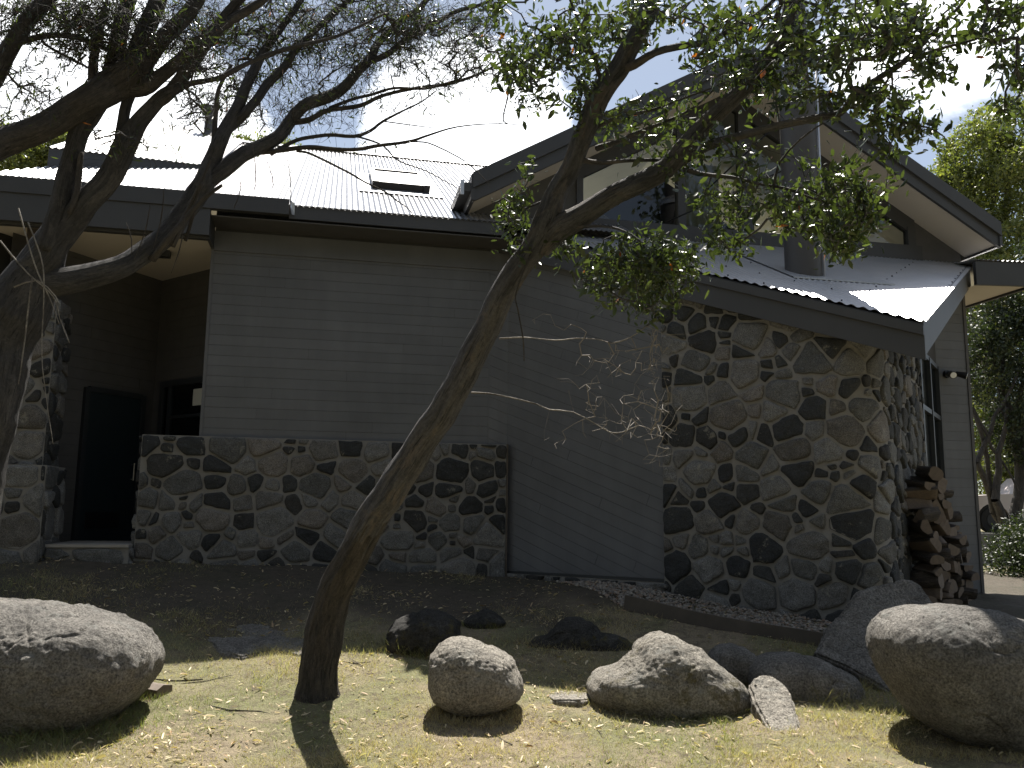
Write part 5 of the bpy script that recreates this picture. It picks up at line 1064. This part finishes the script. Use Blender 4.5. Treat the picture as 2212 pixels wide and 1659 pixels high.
# ---------------------------------------------------------------- grass, litter, fallen sticks
def blades():
    n = 260000; X = []; 
    u = NR.random(n); Y = 4.6+(NR.random(n)**1.35)*7.2; X = (NR.random(n)*2-1)*(Y*.66+.4)
    # keep off the masonry
    ex, ey = [], []
    for cx, cy, rx, dp in FOOT:
        m = int(900*(rx+dp)); th = NR.uniform(-math.pi, 0, m)+NR.normal(size=m)*.3; k = NR.uniform(.72, 1.06, m); ex.append(cx+np.cos(th)*rx*k); ey.append(cy+np.sin(th)*dp*k)
    ne = sum(len(q) for q in ex); X = np.concatenate([X]+ex); Y = np.concatenate([Y]+ey); n = len(X); extra = np.arange(n) >= n-ne
    z = gzv(X, Y); s_ = (X-O.x)*A.x+(Y-O.y)*A.y; t_ = (X-O.x)*B.x+(Y-O.y)*B.y
    ok = (t_ < -.14) & (~((s_ > 3.6) & ((s_-P1.x)*n1.x+(t_-P1.y)*n1.y > -.65) & (t_ > -5)))
    dens = np.array([noise.noise(Vector((a*.8, b*.8, 2)))+.6*noise.noise(Vector((a*3, b*3, 7))) for a, b in zip(X, Y)])
    ok &= (dens+NR.normal(size=n)*.35 > -.28+np.clip((Y-8.2)*.45, 0, .9))
    ok |= extra; X, Y, dens, extra = X[ok], Y[ok], dens[ok], extra[ok]; n = len(X)
    Z = gzv(X, Y)+np.array([.035*noise.noise(Vector((a*1.3, b*1.3, 0)))+.012*noise.noise(Vector((a*6, b*6, 4))) for a, b in zip(X, Y)])
    h = NR.uniform(.012, .042, n)*(1+.9*(dens > .3))*(1+1.1*extra); an = NR.random(n)*6.283; w = NR.uniform(.0012, .0028, n); lean = NR.uniform(.2, 1.6, n)*h; la = NR.random(n)*6.283
    p = np.stack([X, Y, Z-.004], 1); sd = np.stack([np.cos(an)*w, np.sin(an)*w, 0*w], 1); tip = p+np.stack([np.cos(la)*lean, np.sin(la)*lean, h], 1)
    V = np.stack([p-sd, p+sd, tip], 1).reshape(-1, 3); tn = np.zeros((n, 4)); g = np.array([noise.noise(Vector((a*.7+3, b*.7, 9))) for a, b in zip(X, Y)])
    tn[:, 0] = np.clip(.33+g*1.4+NR.normal(size=n)*.22, 0, 1); tn[:, 1] = (NR.random(n) < .12)*.8; tn[:, 3] = 1
    o = npmesh('grass', V, np.arange(n*3).reshape(-1, 3), M['dry_blade'], tint=np.repeat(tn, 3, 0), nside=3); tag(o, 'short dry yellow-green grass of the lawn', 'grass', kind='stuff')
blades()
def litter():
    n = 15000; Y = 4.7+NR.random(n)*6.9; X = (NR.random(n)*2-1)*(Y*.64+.3); cl = np.array([noise.noise(Vector((a*1.1, b*1.1, 12)))+.5*noise.noise(Vector((a*4, b*4, 2))) for a, b in zip(X, Y)]); kp = cl+NR.normal(size=n)*.3 > -.05; X, Y = X[kp], Y[kp]; s_ = (X-O.x)*A.x+(Y-O.y)*A.y; t_ = (X-O.x)*B.x+(Y-O.y)*B.y
    ok = (t_ < -.1) & (~((s_ > 3.6) & ((s_-P1.x)*n1.x+(t_-P1.y)*n1.y > -.1))); X, Y = X[ok], Y[ok]; n = len(X)
    Z = gzv(X, Y)+np.array([.035*noise.noise(Vector((a*1.3, b*1.3, 0)))+.012*noise.noise(Vector((a*6, b*6, 4))) for a, b in zip(X, Y)])+NR.uniform(.006, .024, n)
    an = NR.random(n)*6.283; tl = NR.normal(size=n)*.25; ax = np.stack([np.cos(an), np.sin(an), tl], 1); sd = np.stack([-np.sin(an), np.cos(an), NR.normal(size=n)*.3], 1); L = (NR.uniform(.018, .05, n)+(NR.random(n) < .25)*NR.uniform(.01, .045, n))[:, None]; w = L*NR.uniform(.14, .26, (n, 1)); p = np.stack([X, Y, Z], 1); cv = np.array([0, 0, 1.])*L*NR.uniform(-.05, .2, (n, 1))
    V = np.stack([p-ax*L*.5, p-ax*L*.2+sd*w*.5+cv, p+ax*L*.2+sd*w*.45+cv, p+ax*L*.5, p+ax*L*.2-sd*w*.45+cv*.6, p-ax*L*.2-sd*w*.5+cv*.6], 1).reshape(-1, 3); b = np.arange(n)[:, None]*6
    tn = np.zeros((n, 4)); tn[:, 0] = NR.random(n)**1.4; tn[:, 1] = NR.random(n)**2.5; tn[:, 3] = 1
    o = npmesh('fallen_leaves', V, np.concatenate([b, b+1, b+2, b+3, b, b+3, b+4, b+5], 1).reshape(-1, 4), M['litter'], tint=np.repeat(tn, 6, 0)); tag(o, 'dry fallen gum leaves scattered over the lawn', 'fallen leaves', kind='stuff')
litter()
def stick(pts, w, label):
    P = [onG(x, y)+Vector((0, 0, .012)) for x, y in pts]
    mb = MB(); n = 5
    for i in range(len(P)-1): mb.cyl(P[i], P[i+1], w*(1-.12*i), w*(1-.12*(i+1)), n, True)
    mb.bk = list(mb.v); mb.build('fallen_stick', M['firewood_bark'] if w > .004 else M['twig_bark'], origin=P[0], label=label, cat='stick', group='fallen sticks on the lawn')
for pts, w, lb in [([(325,1470),(380,1474),(438,1471)], .007, 'pale straight stick lying between the left boulder and the trunk'),
    ([(370,1483),(440,1475),(500,1462)], .004, 'thin twig crossing beside the pale straight stick'),
    ([(452,1528),(500,1538),(560,1540),(600,1550),(622,1565)], .006, 'long bent twig on the grass left of the trunk shadow'),
    ([(452,1529),(510,1546),(545,1560)], .004, 'shorter twig under the long bent one'),
    ([(530,1565),(570,1550),(600,1549)], .004, 'short dark twig left of the trunk shadow'),
    ([(1420-130,1550+30),(1300,1590)], .003, 'tiny twig below the peaked boulder'),
    ([(1073,1595),(1090,1606),(1106,1613)], .008, 'thick short stick on the grass below the pale egg-shaped boulder'),
    ([(905,1568),(940,1573),(960,1575)], .005, 'thin dark stick left below the pale egg-shaped boulder'),
    ([(1010,1585),(1035,1587)], .005, 'stubby dark stick between the two boulders'),
    ([(740,1433),(770,1436),(800,1433)], .006, 'pale stick just right of the trunk foot at the shade edge'),
    ([(755,1425),(785,1442)], .003, 'fine twig crossing the pale stick by the trunk foot'),
    ([(570,1385),(598,1387)], .005, 'lone pale twig in the shade left of the trunk')]: stick(pts, w, lb)

# ---------------------------------------------------------------- light, sky, camera
AZ, EL = 3.0, 60.0
a, e = math.radians(AZ), math.radians(EL); SD = Vector((math.sin(a)*math.cos(e), math.cos(a)*math.cos(e), math.sin(e)))
sun = bpy.data.lights.new('sun', 'SUN'); sun.energy = 5.0; sun.angle = math.radians(.53); sun.color = (1, .95, .87)
so = bpy.data.objects.new('sun', sun); COL.objects.link(so); so.rotation_euler = SD.to_track_quat('Z', 'Y').to_euler()
w = bpy.data.worlds.new('World'); sc.world = w; w.use_nodes = True; nt = w.node_tree; bg = nt.nodes['Background']
def N(ty, **k):
    n = nt.nodes.new(ty)
    for q, v in k.items(): setattr(n, q, v)
    return n
sky = N('ShaderNodeTexSky', sky_type='NISHITA', sun_disc=False); sky.sun_elevation = e; sky.sun_rotation = a; sky.altitude = 1500; sky.dust_density = 1.3; sky.air_density = 1.
tc = N('ShaderNodeTexCoord'); mp = N('ShaderNodeMapping'); mp.inputs['Scale'].default_value = (1, 1, 2.2); mp.inputs['Location'].default_value = (.35, .2, .1); nt.links.new(tc.outputs['Generated'], mp.inputs[0])
nz = N('ShaderNodeTexNoise'); nz.inputs['Scale'].default_value = 2.1; nz.inputs['Detail'].default_value = 9; nz.inputs['Roughness'].default_value = .58; nz.inputs['Distortion'].default_value = .3; nt.links.new(mp.outputs[0], nz.inputs['Vector'])
def blob(x, y, r0, r1):
    d = ray(x, y).normalized(); dp = N('ShaderNodeVectorMath', operation='DOT_PRODUCT'); dp.inputs[1].default_value = d; nrm = N('ShaderNodeVectorMath', operation='NORMALIZE'); nt.links.new(tc.outputs['Generated'], nrm.inputs[0]); nt.links.new(nrm.outputs[0], dp.inputs[0])
    mr = N('ShaderNodeMapRange'); mr.inputs['From Min'].default_value = math.cos(math.radians(r1)); mr.inputs['From Max'].default_value = math.cos(math.radians(r0)); nt.links.new(dp.outputs['Value'], mr.inputs[0]); return mr.outputs[0]
acc = None
for b_ in (blob(60, 260, 3, 13), blob(330, 330, 2, 9), blob(1000, 330, 2, 9), blob(2060, 110, 1, 6.5), blob(1880, 130, 1, 4)):
    if acc is None: acc = b_
    else:
        m_ = N('ShaderNodeMath', operation='MAXIMUM'); nt.links.new(acc, m_.inputs[0]); nt.links.new(b_, m_.inputs[1]); acc = m_.outputs[0]
m1 = N('ShaderNodeMath', operation='MULTIPLY_ADD'); nt.links.new(acc, m1.inputs[0]); m1.inputs[1].default_value = .44
m0 = N('ShaderNodeMath', operation='SUBTRACT'); nt.links.new(nz.outputs['Fac'], m0.inputs[0]); m0.inputs[1].default_value = .07; nt.links.new(m0.outputs[0], m1.inputs[2])
rp2 = N('ShaderNodeValToRGB'); rp2.color_ramp.elements[0].position = .60; rp2.color_ramp.elements[0].color = (0,0,0,1); rp2.color_ramp.elements[1].position = .72; rp2.color_ramp.elements[1].color = (1,1,1,1); nt.links.new(m1.outputs[0], rp2.inputs[0])
mx = N('ShaderNodeMix', data_type='RGBA'); nt.links.new(rp2.outputs[0], mx.inputs[0]); hz = N('ShaderNodeMix', data_type='RGBA'); hz.inputs[0].default_value = .34; nt.links.new(sky.outputs[0], hz.inputs[6]); hz.inputs[7].default_value = (7.5, 8., 8.4, 1); nt.links.new(hz.outputs[2], mx.inputs[6]); mx.inputs[7].default_value = (19, 19.4, 20, 1)
nt.links.new(mx.outputs[2], bg.inputs[0]); bg.inputs[1].default_value = .05
cam = bpy.data.cameras.new('camera'); co = bpy.data.objects.new('camera', cam); COL.objects.link(co); sc.camera = co
cam.sensor_width = 36; cam.lens = 36*F/2212; cam.clip_end = 3000; cam.clip_start = .05
m4 = Matrix((( rt.x, up.x, -fw.x, EYE.x), (rt.y, up.y, -fw.y, EYE.y), (rt.z, up.z, -fw.z, EYE.z), (0,0,0,1))); co.matrix_world = m4
sc.view_settings.view_transform = 'Standard'; sc.view_settings.look = 'None'; sc.view_settings.gamma = 1; sc.view_settings.exposure = 1.28
sc.render.engine = 'CYCLES'; sc.cycles.use_denoising = True; sc.cycles.max_bounces = 8; sc.cycles.transparent_max_bounces = 12; sc.cycles.sample_clamp_indirect = 6
